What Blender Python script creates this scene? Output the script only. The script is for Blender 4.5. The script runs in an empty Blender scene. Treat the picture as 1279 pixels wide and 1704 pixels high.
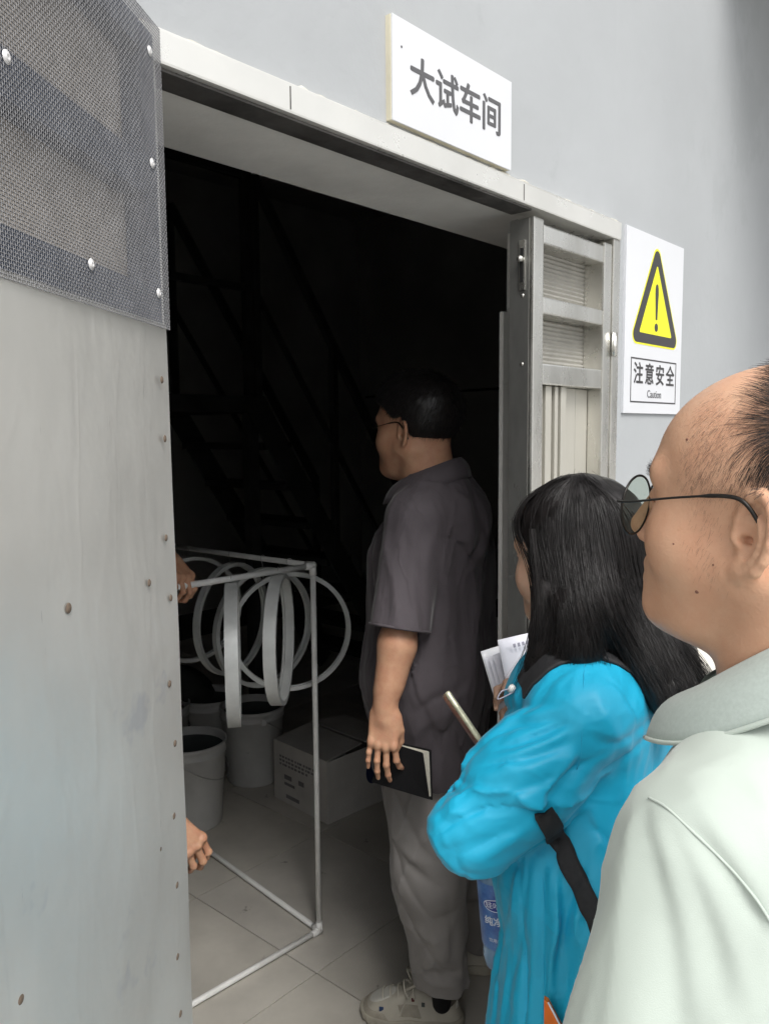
import bpy, bmesh, math, random
import numpy as np
from mathutils import Vector, Matrix, Euler
R = math.radians
random.seed(7)
rng = np.random.default_rng(11)
scene = bpy.context.scene
COL = scene.collection

# ------------------------------------------------------------------ camera
FPX, PITCH, HEAD, ROLL, CAMH = 1340.0, R(5.7), R(41.5), R(0.5), 1.6
cam_data = bpy.data.cameras.new('camera')
cam_data.sensor_fit = 'VERTICAL'
cam_data.sensor_height = 24.0
cam_data.lens = FPX / 1704.0 * 24.0
cam_data.clip_start = 0.02
cam_data.clip_end = 500.0
cam = bpy.data.objects.new('camera', cam_data)
COL.objects.link(cam)
cam.location = (0, 0, CAMH)
cam.rotation_euler = (Euler((R(90) - PITCH, 0, HEAD - R(90))).to_matrix() @ Matrix.Rotation(-ROLL, 3, 'Z')).to_euler()
scene.camera = cam

# ------------------------------------------------------------------ daylight (overcast)
world = bpy.data.worlds.new('World')
scene.world = world
world.use_nodes = True
wn = world.node_tree
wn.nodes.clear()
SUN_EL, SUN_AZ = R(52), R(-116)           # azimuth of the direction TO the sun, from +x towards +y
sky = wn.nodes.new('ShaderNodeTexSky')
sky.sky_type = 'NISHITA'
sky.sun_disc = False
sky.sun_elevation = SUN_EL
sky.sun_rotation = R(90) - SUN_AZ
sky.air_density = 1.0
sky.dust_density = 4.0
hsv = wn.nodes.new('ShaderNodeHueSaturation')
hsv.inputs['Saturation'].default_value = 0.12   # cloud cover: the blue is washed out
bg = wn.nodes.new('ShaderNodeBackground')
bg.inputs['Strength'].default_value = 0.15
wo = wn.nodes.new('ShaderNodeOutputWorld')
wn.links.new(sky.outputs[0], hsv.inputs['Color'])
wn.links.new(hsv.outputs[0], bg.inputs['Color'])
wn.links.new(bg.outputs[0], wo.inputs['Surface'])
sun_data = bpy.data.lights.new('sun', 'SUN')
sun_data.energy = 1.5
sun_data.angle = R(26)
sun_data.color = (1.0, 0.97, 0.92)
sun = bpy.data.objects.new('sun', sun_data)
COL.objects.link(sun)
sd = Vector((math.cos(SUN_EL) * math.cos(SUN_AZ), math.cos(SUN_EL) * math.sin(SUN_AZ), math.sin(SUN_EL)))
sun.rotation_euler = sd.to_track_quat('Z', 'Y').to_euler()
sun.location = sd * 20
vs = scene.view_settings
vs.view_transform = 'Standard'
vs.look = 'None'
vs.exposure = 0.58
vs.gamma = 1.0
scene.cycles.use_denoising = True
scene.cycles.max_bounces = 8
scene.cycles.diffuse_bounces = 5

# ------------------------------------------------------------------ measuring helpers
CP, SP, CR, SR = math.cos(PITCH), math.sin(PITCH), math.cos(ROLL), math.sin(ROLL)
FX, FY = math.cos(HEAD), math.sin(HEAD)
def _ray(px, py):
    a, b = (px - 640) / FPX, (852 - py) / FPX
    u, v = a * CR + b * SR, -a * SR + b * CR
    return u, CP + v * SP, -SP + v * CP
def V(px, py, q):
    """viewing-frame point (right, away, up) seen at a pixel, q metres away"""
    s, k, z = _ray(px, py)
    t = q / k
    return np.array([s * t, q, CAMH + z * t])
def to_world(p):
    return np.array([p[0] * FY + p[1] * FX, -p[0] * FX + p[1] * FY, p[2]])
def _wray(px, py):
    s, k, z = _ray(px, py)
    return np.array([s * FY + k * FX, -s * FX + k * FY, z])
def on_y(px, py, y):
    r = _wray(px, py); t = y / r[1]
    return np.array([r[0] * t, y, CAMH + r[2] * t])
def on_z(px, py, z=0.0):
    r = _wray(px, py); t = (z - CAMH) / r[2]
    return np.array([r[0] * t, r[1] * t, z])
def on_plane(px, py, p0, n):
    r = _wray(px, py); o = np.array([0, 0, CAMH]); n = np.array(n)
    t = np.dot(np.array(p0) - o, n) / np.dot(r, n)
    return o + r * t

# ------------------------------------------------------------------ materials
def srgb(r, g, b):
    f = lambda c: (c / 255 / 12.92) if c <= 10 else ((c / 255 + 0.055) / 1.055) ** 2.4
    return (f(r), f(g), f(b))
MATS = {}
def mat(name, col, rough=0.6, metal=0.0, var=0.12, vscale=4.0, detail=6.0, col2=None, bump=0.0, bscale=80.0, stretch=(1, 1, 1),
        bstretch=(1, 1, 1), rvar=0.0, spec=0.5, sss=0.0, sheen=0.0, coat=0.0, trans=0.0, bdist=0.002, spots=None, scratches=None, ior=1.45, crease=None):
    if name in MATS:
        return MATS[name]
    m = bpy.data.materials.new(name)
    m.use_nodes = True
    nt = m.node_tree
    b = nt.nodes['Principled BSDF']
    L = nt.links.new
    tc = nt.nodes.new('ShaderNodeTexCoord')
    def noise(scale, st, det=6.0, rough_=0.6, off=0.0):
        mp = nt.nodes.new('ShaderNodeMapping')
        mp.inputs['Scale'].default_value = st
        mp.inputs['Location'].default_value = (off, off * 1.7, off * 0.6)
        L(tc.outputs['Object'], mp.inputs['Vector'])
        n = nt.nodes.new('ShaderNodeTexNoise')
        n.inputs['Scale'].default_value = scale
        n.inputs['Detail'].default_value = det
        n.inputs['Roughness'].default_value = rough_
        L(mp.outputs[0], n.inputs['Vector'])
        return n
    def mix(fac_socket, a, c):
        mx = nt.nodes.new('ShaderNodeMix')
        mx.data_type = 'RGBA'
        L(fac_socket, mx.inputs['Factor'])
        for s, val in ((mx.inputs['A'], a), (mx.inputs['B'], c)):
            if isinstance(val, tuple):
                s.default_value = (*val, 1)
            else:
                L(val, s)
        return mx.outputs['Result']
    def ramp(sock, lo, hi):
        rp = nt.nodes.new('ShaderNodeMapRange')
        rp.inputs['From Min'].default_value = lo
        rp.inputs['From Max'].default_value = hi
        L(sock, rp.inputs['Value'])
        return rp.outputs[0]
    c2 = col2 if col2 else tuple(max(0, c * (1 - 2 * var)) for c in col)
    c1 = col if col2 else tuple(min(1, c * (1 + var)) for c in col)
    n1 = noise(vscale, stretch, detail)
    color = mix(ramp(n1.outputs['Fac'], 0.3, 0.7), c1, c2)
    if spots:                       # (colour, scale, threshold)
        n3 = noise(spots[1], (1, 1, 1), 4, 0.6, 3.3)
        color = mix(ramp(n3.outputs['Fac'], spots[2], spots[2] + 0.06), color, spots[0])
    if scratches:                   # (colour, scale, threshold, stretch)
        n4 = noise(scratches[1], scratches[3], 8, 0.7, 7.1)
        color = mix(ramp(n4.outputs['Fac'], scratches[2], scratches[2] + 0.04), color, scratches[0])
    L(color, b.inputs['Base Color'])
    b.inputs['Roughness'].default_value = rough
    b.inputs['Metallic'].default_value = metal
    b.inputs['Specular IOR Level'].default_value = spec
    b.inputs['IOR'].default_value = ior
    if rvar:
        n2 = noise(vscale * 2.3, stretch, 5, 0.6, 1.9)
        rr = nt.nodes.new('ShaderNodeMapRange')
        rr.inputs['From Min'].default_value = 0.3
        rr.inputs['From Max'].default_value = 0.7
        rr.inputs['To Min'].default_value = max(0.02, rough - rvar)
        rr.inputs['To Max'].default_value = min(1, rough + rvar)
        L(n2.outputs['Fac'], rr.inputs['Value'])
        L(rr.outputs[0], b.inputs['Roughness'])
    if sss:
        b.inputs['Subsurface Weight'].default_value = sss
        b.inputs['Subsurface Radius'].default_value = (0.9, 0.35, 0.2)
        b.inputs['Subsurface Scale'].default_value = 0.006
    if sheen:
        b.inputs['Sheen Weight'].default_value = sheen
        b.inputs['Sheen Roughness'].default_value = 0.4
    if coat:
        b.inputs['Coat Weight'].default_value = coat
        b.inputs['Coat Roughness'].default_value = 0.15
    if trans:
        b.inputs['Transmission Weight'].default_value = trans
    if bump:
        nb = noise(bscale, bstretch, 5, 0.6, 5.5)
        bp = nt.nodes.new('ShaderNodeBump')
        bp.inputs['Strength'].default_value = bump
        bp.inputs['Distance'].default_value = bdist
        L(nb.outputs['Fac'], bp.inputs['Height'])
        L(bp.outputs[0], b.inputs['Normal'])
    if crease:                      # thin sharp cloth creases: (strength, scale, stretch, distance)
        nc = noise(crease[1], crease[2], 2.5, 0.5, 2.7)
        nc.inputs['Distortion'].default_value = 0.6
        m1 = nt.nodes.new('ShaderNodeMath'); m1.operation = 'SUBTRACT'; m1.inputs[1].default_value = 0.5
        m2 = nt.nodes.new('ShaderNodeMath'); m2.operation = 'ABSOLUTE'
        m3 = nt.nodes.new('ShaderNodeMapRange'); m3.interpolation_type = 'SMOOTHSTEP'
        m3.inputs['From Min'].default_value = 0.0; m3.inputs['From Max'].default_value = 0.10
        m3.inputs['To Min'].default_value = 1.0; m3.inputs['To Max'].default_value = 0.0
        L(nc.outputs['Fac'], m1.inputs[0]); L(m1.outputs[0], m2.inputs[0]); L(m2.outputs[0], m3.inputs['Value'])
        bc = nt.nodes.new('ShaderNodeBump')
        bc.inputs['Strength'].default_value = crease[0]; bc.inputs['Distance'].default_value = crease[3]
        L(m3.outputs[0], bc.inputs['Height'])
        if bump:
            L(bp.outputs[0], bc.inputs['Normal'])
        L(bc.outputs[0], b.inputs['Normal'])
    MATS[name] = m
    return m

# ------------------------------------------------------------------ things and parts
def tag(o, label=None, cat=None, group=None, kind=None):
    for k, v in (('label', label), ('category', cat), ('group', group), ('kind', kind)):
        if v:
            o[k] = v
    return o
def empty(name, loc, rz=0.0, label=None, cat=None, group=None):
    o = bpy.data.objects.new(name, None)
    o.empty_display_size = 0.1
    COL.objects.link(o)
    o.location = loc
    o.rotation_euler = (0, 0, rz)
    return tag(o, label, cat, group)
def mesh_data(name, verts, faces, smooth=False):
    me = bpy.data.meshes.new(name)
    verts = np.asarray(verts, np.float32)
    if isinstance(faces, np.ndarray):
        k = faces.shape[1]
        me.vertices.add(len(verts)); me.vertices.foreach_set('co', verts.ravel())
        me.loops.add(faces.size); me.loops.foreach_set('vertex_index', faces.astype(np.int32).ravel())
        me.polygons.add(len(faces))
        me.polygons.foreach_set('loop_start', np.arange(0, faces.size, k, dtype=np.int32))
        me.update(calc_edges=True)
    else:
        me.from_pydata([tuple(v) for v in verts.tolist()], [], faces)
        me.update()
    if smooth:
        me.shade_smooth()
    return me
def obj(name, me, m, parent=None, loc=(0, 0, 0), rot=(0, 0, 0)):
    o = bpy.data.objects.new(name, me)
    COL.objects.link(o)
    if m is not None and len(me.materials) == 0:
        for x in (m if isinstance(m, (list, tuple)) else [m]):
            me.materials.append(x)
    if parent is not None:
        o.parent = parent
    o.location = loc
    o.rotation_euler = rot
    return o
def local(parent, pts):
    """world points -> the parent's own frame (parent: location + z rotation)"""
    p = np.asarray(pts, float).reshape(-1, 3)
    if parent is None:
        return p
    l = np.array(parent.location); a = parent.rotation_euler[2]
    d = p - l
    c, s = math.cos(a), math.sin(a)
    return np.stack([d[:, 0] * c + d[:, 1] * s, -d[:, 0] * s + d[:, 1] * c, d[:, 2]], 1)
def from_bm(name, bm, m, parent=None, smooth=False, loc=(0, 0, 0), rot=(0, 0, 0)):
    me = bpy.data.meshes.new(name)
    bmesh.ops.recalc_face_normals(bm, faces=bm.faces[:])
    bm.to_mesh(me); bm.free()
    if smooth:
        me.shade_smooth()
    return obj(name, me, m, parent, loc, rot)
def bm_box(bm, c, s, rot=None, bevel=0.0):
    """box with centre c, full sizes s"""
    M = Matrix.Translation(c) @ (rot.to_4x4() if rot is not None else Matrix.Identity(4)) @ Matrix.Diagonal((*s, 1))
    g = bmesh.ops.create_cube(bm, size=1.0, matrix=M)
    if bevel:
        es = list({e for v in g['verts'] for e in v.link_edges})
        bmesh.ops.bevel(bm, geom=es, offset=bevel, segments=2, affect='EDGES', profile=0.7)
def box(name, x0, x1, y0, y1, z0, z1, m, parent=None, bevel=0.002):
    """world-aligned box as a part of parent"""
    bm = bmesh.new()
    c = np.array([(x0 + x1) / 2, (y0 + y1) / 2, (z0 + z1) / 2])
    bm_box(bm, (0, 0, 0), (abs(x1 - x0), abs(y1 - y0), abs(z1 - z0)), None, bevel)
    o = from_bm(name, bm, m, parent)
    if parent is not None:
        o.location = local(parent, [c])[0]
        o.rotation_euler = (0, 0, -parent.rotation_euler[2])
    else:
        o.location = c
    return o
def tube_mesh(name, pts, rad, sides=10, closed=False, smooth=True, cap=True):
    pts = np.asarray(pts, float); n = len(pts)
    rad = np.broadcast_to(np.asarray(rad, float), (n,))
    if closed:
        tang = np.roll(pts, -1, 0) - np.roll(pts, 1, 0)
    else:
        tang = np.gradient(pts, axis=0)
    tang /= np.linalg.norm(tang, axis=1, keepdims=True) + 1e-12
    ref = np.array([0, 0, 1.0]) if abs(tang[0][2]) < 0.9 else np.array([1.0, 0, 0])
    nrm = np.zeros_like(pts)
    v = np.cross(tang[0], ref); v /= np.linalg.norm(v)
    for i in range(n):
        v = v - tang[i] * np.dot(v, tang[i]); v /= np.linalg.norm(v) + 1e-12
        nrm[i] = v
    bin_ = np.cross(tang, nrm)
    a = np.linspace(0, 2 * math.pi, sides, endpoint=False)
    ring = pts[:, None] + rad[:, None, None] * (np.cos(a)[None, :, None] * nrm[:, None] + np.sin(a)[None, :, None] * bin_[:, None])
    verts = ring.reshape(-1, 3)
    faces = []
    m = n if closed else n - 1
    for i in range(m):
        j = (i + 1) % n
        for k in range(sides):
            l = (k + 1) % sides
            faces.append((i * sides + k, i * sides + l, j * sides + l, j * sides + k))
    if not closed and cap:
        faces.append(tuple(range(sides))[::-1])
        faces.append(tuple((n - 1) * sides + k for k in range(sides)))
    return mesh_data(name, verts, faces, smooth)
def lathe_mesh(name, prof, sides=40, smooth=True):
    """prof: list of (r, z)"""
    n = len(prof); v = []; f = []
    for r, z in prof:
        for k in range(sides):
            a = 2 * math.pi * k / sides
            v.append((r * math.cos(a), r * math.sin(a), z))
    for i in range(n - 1):
        for k in range(sides):
            l = (k + 1) % sides
            f.append((i * sides + k, i * sides + l, (i + 1) * sides + l, (i + 1) * sides + k))
    return mesh_data(name, v, f, smooth)
def prism(name, outline, n, t, m, parent):
    """flat outline (3-D world points, planar) given thickness t along n, as a part"""
    P = local(parent, outline)
    a = parent.rotation_euler[2] if parent is not None else 0
    nn = np.array(n, float); c, s = math.cos(a), math.sin(a)
    nn = np.array([nn[0] * c + nn[1] * s, -nn[0] * s + nn[1] * c, nn[2]])
    k = len(P)
    v = np.concatenate([P, P + nn * t])
    f = [tuple(range(k))[::-1], tuple(range(k, 2 * k))] + [(i, (i + 1) % k, k + (i + 1) % k, k + i) for i in range(k)]
    me = mesh_data(name, v, f)
    bm = bmesh.new(); bm.from_mesh(me); bmesh.ops.recalc_face_normals(bm, faces=bm.faces[:]); bm.to_mesh(me); bm.free()
    return obj(name, me, m, parent)
def dup(o, parent=None):
    c = o.copy(); COL.objects.link(c); c.parent = parent
    for ch in list(o.children):
        dup(ch, c)
    return c
def text_mesh(name, s, size, extrude=0.0004, bold=0.0, heavy=0.0):
    cu = bpy.data.curves.new(name, 'FONT')
    cu.body = s; cu.size = size; cu.extrude = extrude; cu.offset = bold
    cu.align_x = 'CENTER'; cu.align_y = 'CENTER'; cu.resolution_u = 3
    o = bpy.data.objects.new('tmp_text', cu); COL.objects.link(o)
    dg = bpy.context.evaluated_depsgraph_get(); dg.update()
    me = bpy.data.meshes.new_from_object(o.evaluated_get(dg))
    bpy.data.objects.remove(o); bpy.data.curves.remove(cu)
    me.name = name
    if heavy:                       # heavier strokes: the glyph repeated a hair's breadth to each side
        bm = bmesh.new()
        for k, (dx, dy) in enumerate(((0, 0), (1, 0), (-1, 0), (0, 0.8), (0, -0.8))):
            m2 = me.copy(); m2.transform(Matrix.Translation((dx * heavy, dy * heavy, k * 0.00003))); bm.from_mesh(m2); bpy.data.meshes.remove(m2)
        bm.to_mesh(me); bm.free()
    return me

# ================================================================== the setting
D = 0.78            # outer face of the wall
YB = 0.985          # inner face of the wall
M_wall = mat('wall_paint', (0.37, 0.385, 0.397), 0.75, var=0.05, vscale=1.3, bump=0.35, bscale=26, bdist=0.004, spots=((0.29, 0.30, 0.30), 34, 0.745), scratches=((0.345, 0.36, 0.37), 2.2, 0.58, (1, 1, 0.6)))
M_plaster = mat('white_plaster', (0.68, 0.67, 0.64), 0.8, var=0.12, vscale=3, bump=0.4, bscale=40, bdist=0.003, scratches=((0.42, 0.41, 0.38), 6, 0.67, (0.5, 3, 3)))
M_room = mat('room_paint', (0.56, 0.56, 0.54), 0.85, var=0.15, vscale=0.8, bump=0.2, bscale=20)
M_ground = mat('concrete_ground', (0.40, 0.395, 0.38), 0.9, var=0.2, vscale=2, bump=0.4, bscale=60)

g = obj('ground', mesh_data('ground', [(-60, -80, -0.02), (60, -80, -0.02), (60, 60, -0.02), (-60, 60, -0.02)], [(0, 1, 2, 3)]), M_ground)
tag(g, kind='structure')

bld = empty('workshop_building', (0.3, D, 0), 0, 'grey painted workshop building with a dark open doorway under the white name sign', 'building')
OX0, OX1, OZ = 0.48, 1.60, 1.99        # masonry opening
def wall_part(name, x0, x1, y0, y1, z0, z1, m):
    return box(name, x0, x1, y0, y1, z0, z1, m, bld, bevel=0)
wall_part('wall', -4.5, OX0, D, YB - 0.02, 0, 4.6, M_wall)
wall_part('wall', OX1, 9.5, D, YB - 0.02, 0, 4.6, M_wall)
wall_part('wall', OX0, OX1, D, YB - 0.02, 2.012, 4.6, M_wall)
wall_part('soffit', OX0 + 0.03, OX1, D + 0.041, YB, OZ + 0.002, 2.011, M_plaster)
wall_part('jamb', OX1 - 0.02, OX1 - 0.001, D + 0.052, YB, 0, OZ, M_plaster)
wall_part('jamb', OX0 + 0.001, OX0 + 0.02, D + 0.052, YB, 0, OZ, M_plaster)
wall_part('jamb_lining', 1.378, OX1 - 0.021, YB - 0.085, YB - 0.076, 0, 1.835, M_plaster)
wall_part('jamb_lining', 1.404, OX1 - 0.021, YB - 0.083, YB - 0.076, 1.836, OZ + 0.001, M_plaster)
# the room
wall_part('inner_wall', -4.4, OX0, YB - 0.018, YB, 0, 3.8, M_room)
wall_part('inner_wall', OX1, 6.4, YB - 0.018, YB, 0, 3.8, M_room)
wall_part('inner_wall', OX0, OX1, YB - 0.018, YB, 2.013, 3.8, M_room)
wall_part('back_wall', -4.4, 6.4, 6.0, 6.2, 0, 3.8, M_room)
wall_part('end_wall', 6.4, 6.6, YB, 6.2, 0, 3.8, M_room)
wall_part('end_wall', -4.6, -4.4, YB, 6.2, 0, 3.8, M_room)
wall_part('shade_canopy', 2.1, 9.0, D - 1.3, D - 0.001, 2.95, 3.10, M_wall)  # unseen slab, added to shade the upper right of the wall
wall_part('ceiling', -4.6, 6.6, YB, 6.2, 3.8, 4.0, M_room)
# tiled floor
M_grout = mat('grout', (0.13, 0.12, 0.105), 0.9, var=0.2, vscale=9)
fl = obj('floor', mesh_data('floor', [(-4.4, D + 0.005, -0.004), (6.4, D + 0.005, -0.004), (6.4, 6.0, -0.004), (-4.4, 6.0, -0.004)], [(0, 1, 2, 3)]), M_grout)
tag(fl, 'floor of square beige tiles inside the doorway', kind='structure')
M_tiles = [mat('floor_tile_%d' % i, c, 0.42, var=0.10, vscale=3.0, rvar=0.14, bump=0.12, bscale=30, spots=((0.16, 0.15, 0.13), 9, 0.70), spec=0.4)
           for i, c in enumerate([(0.56, 0.53, 0.475), (0.545, 0.515, 0.46), (0.57, 0.54, 0.49)])]
TS = 0.6
bmt = bmesh.new(); bm_box(bmt, (0, 0, 0), (TS - 0.004, TS - 0.004, 0.008), None, 0.0008)
tile_me = []
for m in M_tiles:
    me = bpy.data.meshes.new('tile'); bmt.to_mesh(me); me.materials.append(m); tile_me.append(me)
bmt.free()
k = 0
for i in range(-4, 7):
    for j in range(0, 8):
        x, y = 1.541 + (i + 0.5) * TS, 1.649 + (j - 1.5) * TS
        if x > 6 or y > 5.9 or (j == 0 and not -0.3 < x < 2.4):
            continue
        o = bpy.data.objects.new('tile', tile_me[k % 3]); k += 1 + (i * j) % 2
        COL.objects.link(o); o.parent = fl
        o.location = (x, y, -0.0042 + random.uniform(-0.0004, 0.0004))
        o.rotation_euler = (random.uniform(-0.0006, 0.0006), random.uniform(-0.0006, 0.0006), 0)
        if j == 0:                       # the row cut at the threshold
            o.scale[1] = 0.43; o.location[1] = 1.649 - TS - 0.13
for me in tile_me:
    pass

# ------------------------------------------------------------------ steel door frame
M_steel = mat('worn_steel', (0.80, 0.79, 0.75), 0.27, metal=0.95, vscale=7, stretch=(1, 1, 0.35), rvar=0.12, bump=0.05, bscale=9, bdist=0.004, col2=(0.52, 0.51, 0.47))
M_header = mat('white_worn_header', (0.74, 0.735, 0.70), 0.33, metal=0.55, var=0.04, vscale=6, rvar=0.1, bump=0.10, bscale=12, bdist=0.003, scratches=((0.38, 0.36, 0.31), 16, 0.73, (0.7, 3, 2.5)), spots=((0.62, 0.61, 0.54), 9, 0.66))
M_steel_d = mat('dark_steel', (0.13, 0.125, 0.12), 0.5, metal=0.5, var=0.3, vscale=9, rvar=0.15, bump=0.2, bscale=30, scratches=((0.4, 0.39, 0.37), 9, 0.68, (1, 1, 4)))
M_filler = mat('foam_filler', (0.60, 0.58, 0.50), 0.9, var=0.15, vscale=25, bump=0.8, bscale=120, bdist=0.004)
M_dark = mat('dark_metal', (0.03, 0.03, 0.03), 0.5, metal=0.4)
fr = empty('door_frame', (0.505, D, 0), 0, 'worn steel door frame around the dark doorway, chipped white header', 'door frame')
box('header', 0.485, 1.618, D - 0.012, D + 0.04, 1.9905, 2.027, M_header, fr, 0.003)
box('header_underside', 0.512, 1.276, D - 0.004, D + 0.038, 1.9868, 1.9902, M_steel_d, fr, 0.0005)  # plate of darker steel under the header
box('jamb', 1.588, 1.618, D - 0.010, D + 0.04, 0, 1.990, M_steel, fr, 0.003)
box('jamb', 0.485, 0.512, D - 0.010, D + 0.04, 0, 1.990, M_steel, fr, 0.003)
# crumbly sealing bead over the header
bead = []
for i in range(70):
    x = 0.50 + 1.13 * i / 69
    bead.append((x, D - 0.001, 2.029 + random.uniform(-0.002, 0.003)))
obj('sealing_bead', tube_mesh('sealing_bead', local(fr, bead), [random.uniform(0.001, 0.0035) for _ in bead], 6), M_filler, fr)
for sx in (0.70, 1.237):
    box('seam', sx, sx + 0.0014, D - 0.0128, D - 0.0118, 1.995, 2.022, M_steel_d, fr, 0)

# ------------------------------------------------------------------ the narrow closed leaf
lf = empty('louvred_door_leaf', (1.278, D, 0), 0, 'narrow closed steel door leaf with ribbed panes and upright slats, beside the caution sign', 'door leaf')
Y0, Y1 = D - 0.008, D + 0.042
box('stile', 1.278, 1.314, Y0, Y1, 0.03, 1.978, M_steel, lf, 0.004)
box('stile', 1.550, 1.585, Y0, Y1, 0.03, 1.978, M_steel, lf, 0.004)
for z0, z1 in ((1.936, 1.970), (1.812, 1.842), (1.684, 1.722), (0.85, 0.90), (0.04, 0.11)):
    box('rail', 1.3145, 1.5495, Y0 + 0.001, Y1, z0, z1, M_steel, lf, 0.003)
M_edge = mat('shaded_steel_edge', (0.20, 0.20, 0.19), 0.38, metal=0.6, var=0.35, vscale=4, stretch=(1, 1, 0.35), rvar=0.12)  # stile steel darkened in colour for its shaded side
M_rib = mat('ribbed_screen', (0.42, 0.41, 0.38), 0.5, metal=0.5, var=0.12, vscale=8)
def ribbed(z0, z1):
    n = int((z1 - z0) / 0.0042); v = []; f = []
    for i in range(n + 1):
        z = z0 + (z1 - z0) * i / n
        y = Y1 - 0.006 + (0.0016 if i % 2 else -0.0016)
        v += [(1.315, y, z), (1.549, y, z)]
        if i:
            b = 2 * i
            f.append((b - 2, b - 1, b + 1, b))
    me = mesh_data('ribbed_pane', local(lf, v), f)
    return obj('ribbed_pane', me, M_rib, lf)
ribbed(1.8425, 1.9355); ribbed(1.7225, 1.8115)
M_slat = mat('slat_steel', (0.55, 0.53, 0.47), 0.42, metal=0.5, var=0.1, vscale=4, stretch=(1, 1, 0.2))
for za, zb in ((0.901, 1.683), (0.111, 0.849)):
    box('back_panel', 1.315, 1.549, Y1 - 0.008, Y1 - 0.004, za, zb, M_slat, lf, 0)
    for x0, w in ((1.321, 0.014), (1.346, 0.022), (1.381, 0.012), (1.404, 0.020)):
        box('slat', x0, x0 + w, Y0 + 0.012, Y1 - 0.009, za, zb, M_slat, lf, 0.002)
    box('side_panel', 1.436, 1.494, Y0 + 0.030, Y1 - 0.009, za, zb, M_slat, lf, 0.002)
    box('side_panel', 1.498, 1.548, Y0 + 0.032, Y1 - 0.009, za, zb, M_slat, lf, 0.002)
box('stile_shade', 1.2768, 1.2779, D + 0.001, Y1 - 0.001, 0.032, 1.976, M_edge, lf, 0)  # thin dark plate, paints shade onto the stile's side face
# latch on the leaf's edge
bm = bmesh.new()
for dz, h in ((0, 0.088),):
    bm_box(bm, (0, 0, 0), (0.003, 0.013, h), None, 0.0014)
lp = from_bm('latch_plate', bm, M_steel, lf); lp.location = local(lf, [(1.2755, D + 0.014, 1.895)])[0]
box('latch_slot', 1.2734, 1.2742, D + 0.0105, D + 0.0175, 1.865, 1.925, M_dark, lf, 0)
me = lathe_mesh('latch_knob', [(0, 0.012), (0.0045, 0.011), (0.006, 0.006), (0.004, 0), (0.004, -0.004)], 16)
obj('latch_knob', me, M_steel, lf, local(lf, [(1.2735, D + 0.0135, 1.905)])[0], (0, R(-90), 0))
for zz in (1.842, 1.72):
    obj('screw', lathe_mesh('screw', [(0, 0.0025), (0.003, 0.002), (0.0042, 0)], 12), M_steel, lf, local(lf, [(1.278, D + 0.014, zz)])[0], (0, R(-90), 0))
hg = obj('hinge', tube_mesh('hinge', local(lf, [(1.589, Y0 - 0.006, 1.752), (1.589, Y0 - 0.006, 1.772), (1.589, Y0 - 0.006, 1.80)]), [0.006, 0.006, 0.0065], 10), M_steel, lf)
box('hinge_plate', 1.592, 1.608, D - 0.0125, D - 0.0105, 1.752, 1.80, M_steel, lf, 0.0004)

# ------------------------------------------------------------------ the open leaf on the left
hp = on_y(281, 540, 0.762)                       # its far upright edge
LD = np.array([math.cos(R(34.0)), math.sin(R(34.0)), 0.0])   # along the leaf, away from the camera
LN = np.array([LD[1], -LD[0], 0.0])              # outward, towards the camera
leaf = empty('open_door_leaf', (hp[0], hp[1], 0), R(34.0), 'wide open sheet steel door leaf with dark wire mesh top, at the left edge', 'door leaf')
M_sheet = mat('galvanised_sheet', (0.76, 0.75, 0.71), 0.40, metal=0.70, var=0.05, vscale=2.2, rvar=0.08, bump=0.22, bscale=4.5, bdist=0.010, crease=(0.10, 9, (1.6, 1.6, 0.5), 0.0015),
              scratches=((0.50, 0.495, 0.47), 9, 0.665, (9, 9, 0.7)), spots=((0.62, 0.62, 0.62), 8, 0.64))
M_mesh = mat('wire_mesh', (0.30, 0.30, 0.31), 0.6, metal=0.3, var=0.1, vscale=30)
M_back = mat('mesh_backing', (0.62, 0.56, 0.49), 0.6, var=0.25, vscale=5)
M_frame_b = mat('frame_blue_steel', (0.13, 0.16, 0.23), 0.45, metal=0.4, var=0.15, vscale=10)
M_rivet = mat('rusty_rivet', (0.16, 0.12, 0.09), 0.7, metal=0.2, var=0.3, vscale=150)
M_screw = mat('zinc_screw', (0.75, 0.74, 0.74), 0.35, metal=0.3, var=0.1, vscale=60)
LW = 0.72
zb = on_plane(281, 540, hp, LN)[2]                # where sheet and mesh meet
zt = on_plane(266, 57, hp, LN)[2]                 # top of the mesh
def lbox(name, a0, a1, n0, n1, z0, z1, m, bevel=0.0015):
    """box in the leaf's own frame: a along (0 at the far edge, negative to the camera), n towards the camera"""
    bm = bmesh.new()
    bm_box(bm, ((a0 + a1) / 2, -(n0 + n1) / 2, (z0 + z1) / 2), (a1 - a0, abs(n1 - n0), z1 - z0), None, bevel)
    return from_bm(name, bm, m, leaf)
# the sheet is wavy at its edge, so it is a grid with a folded return
n_a, n_z = 24, 60
sv, sf = [], []
for i in range(n_z + 1):
    z = 0.03 + (zb - 0.03) * i / n_z
    wob = 0.0012 * math.sin(z * 9) + 0.0008 * math.sin(z * 23 + 1)
    for j in range(n_a + 1):
        a = -LW * (1 - j / n_a)
        bulge = 0.0018 * math.sin(a * 9 + z * 3.1) + 0.0016 * math.sin(z * 6.3 - a * 5)
        sv.append((a + (wob if j == n_a else 0), -bulge, z))
    sv.append((wob - 0.001, 0.03, z))
w = n_a + 2
for i in range(n_z):
    for j in range(n_a + 1):
        sf.append((i * w + j, i * w + j + 1, (i + 1) * w + j + 1, (i + 1) * w + j))
sh = obj('sheet', mesh_data('sheet', sv, sf, True), M_sheet, leaf)
md = sh.modifiers.new('edge', 'EDGE_SPLIT'); md.split_angle = R(40)
lbox('back_sheet', -LW, -0.004, -0.034, -0.030, 0.03, zt - 0.01, M_back)
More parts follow.
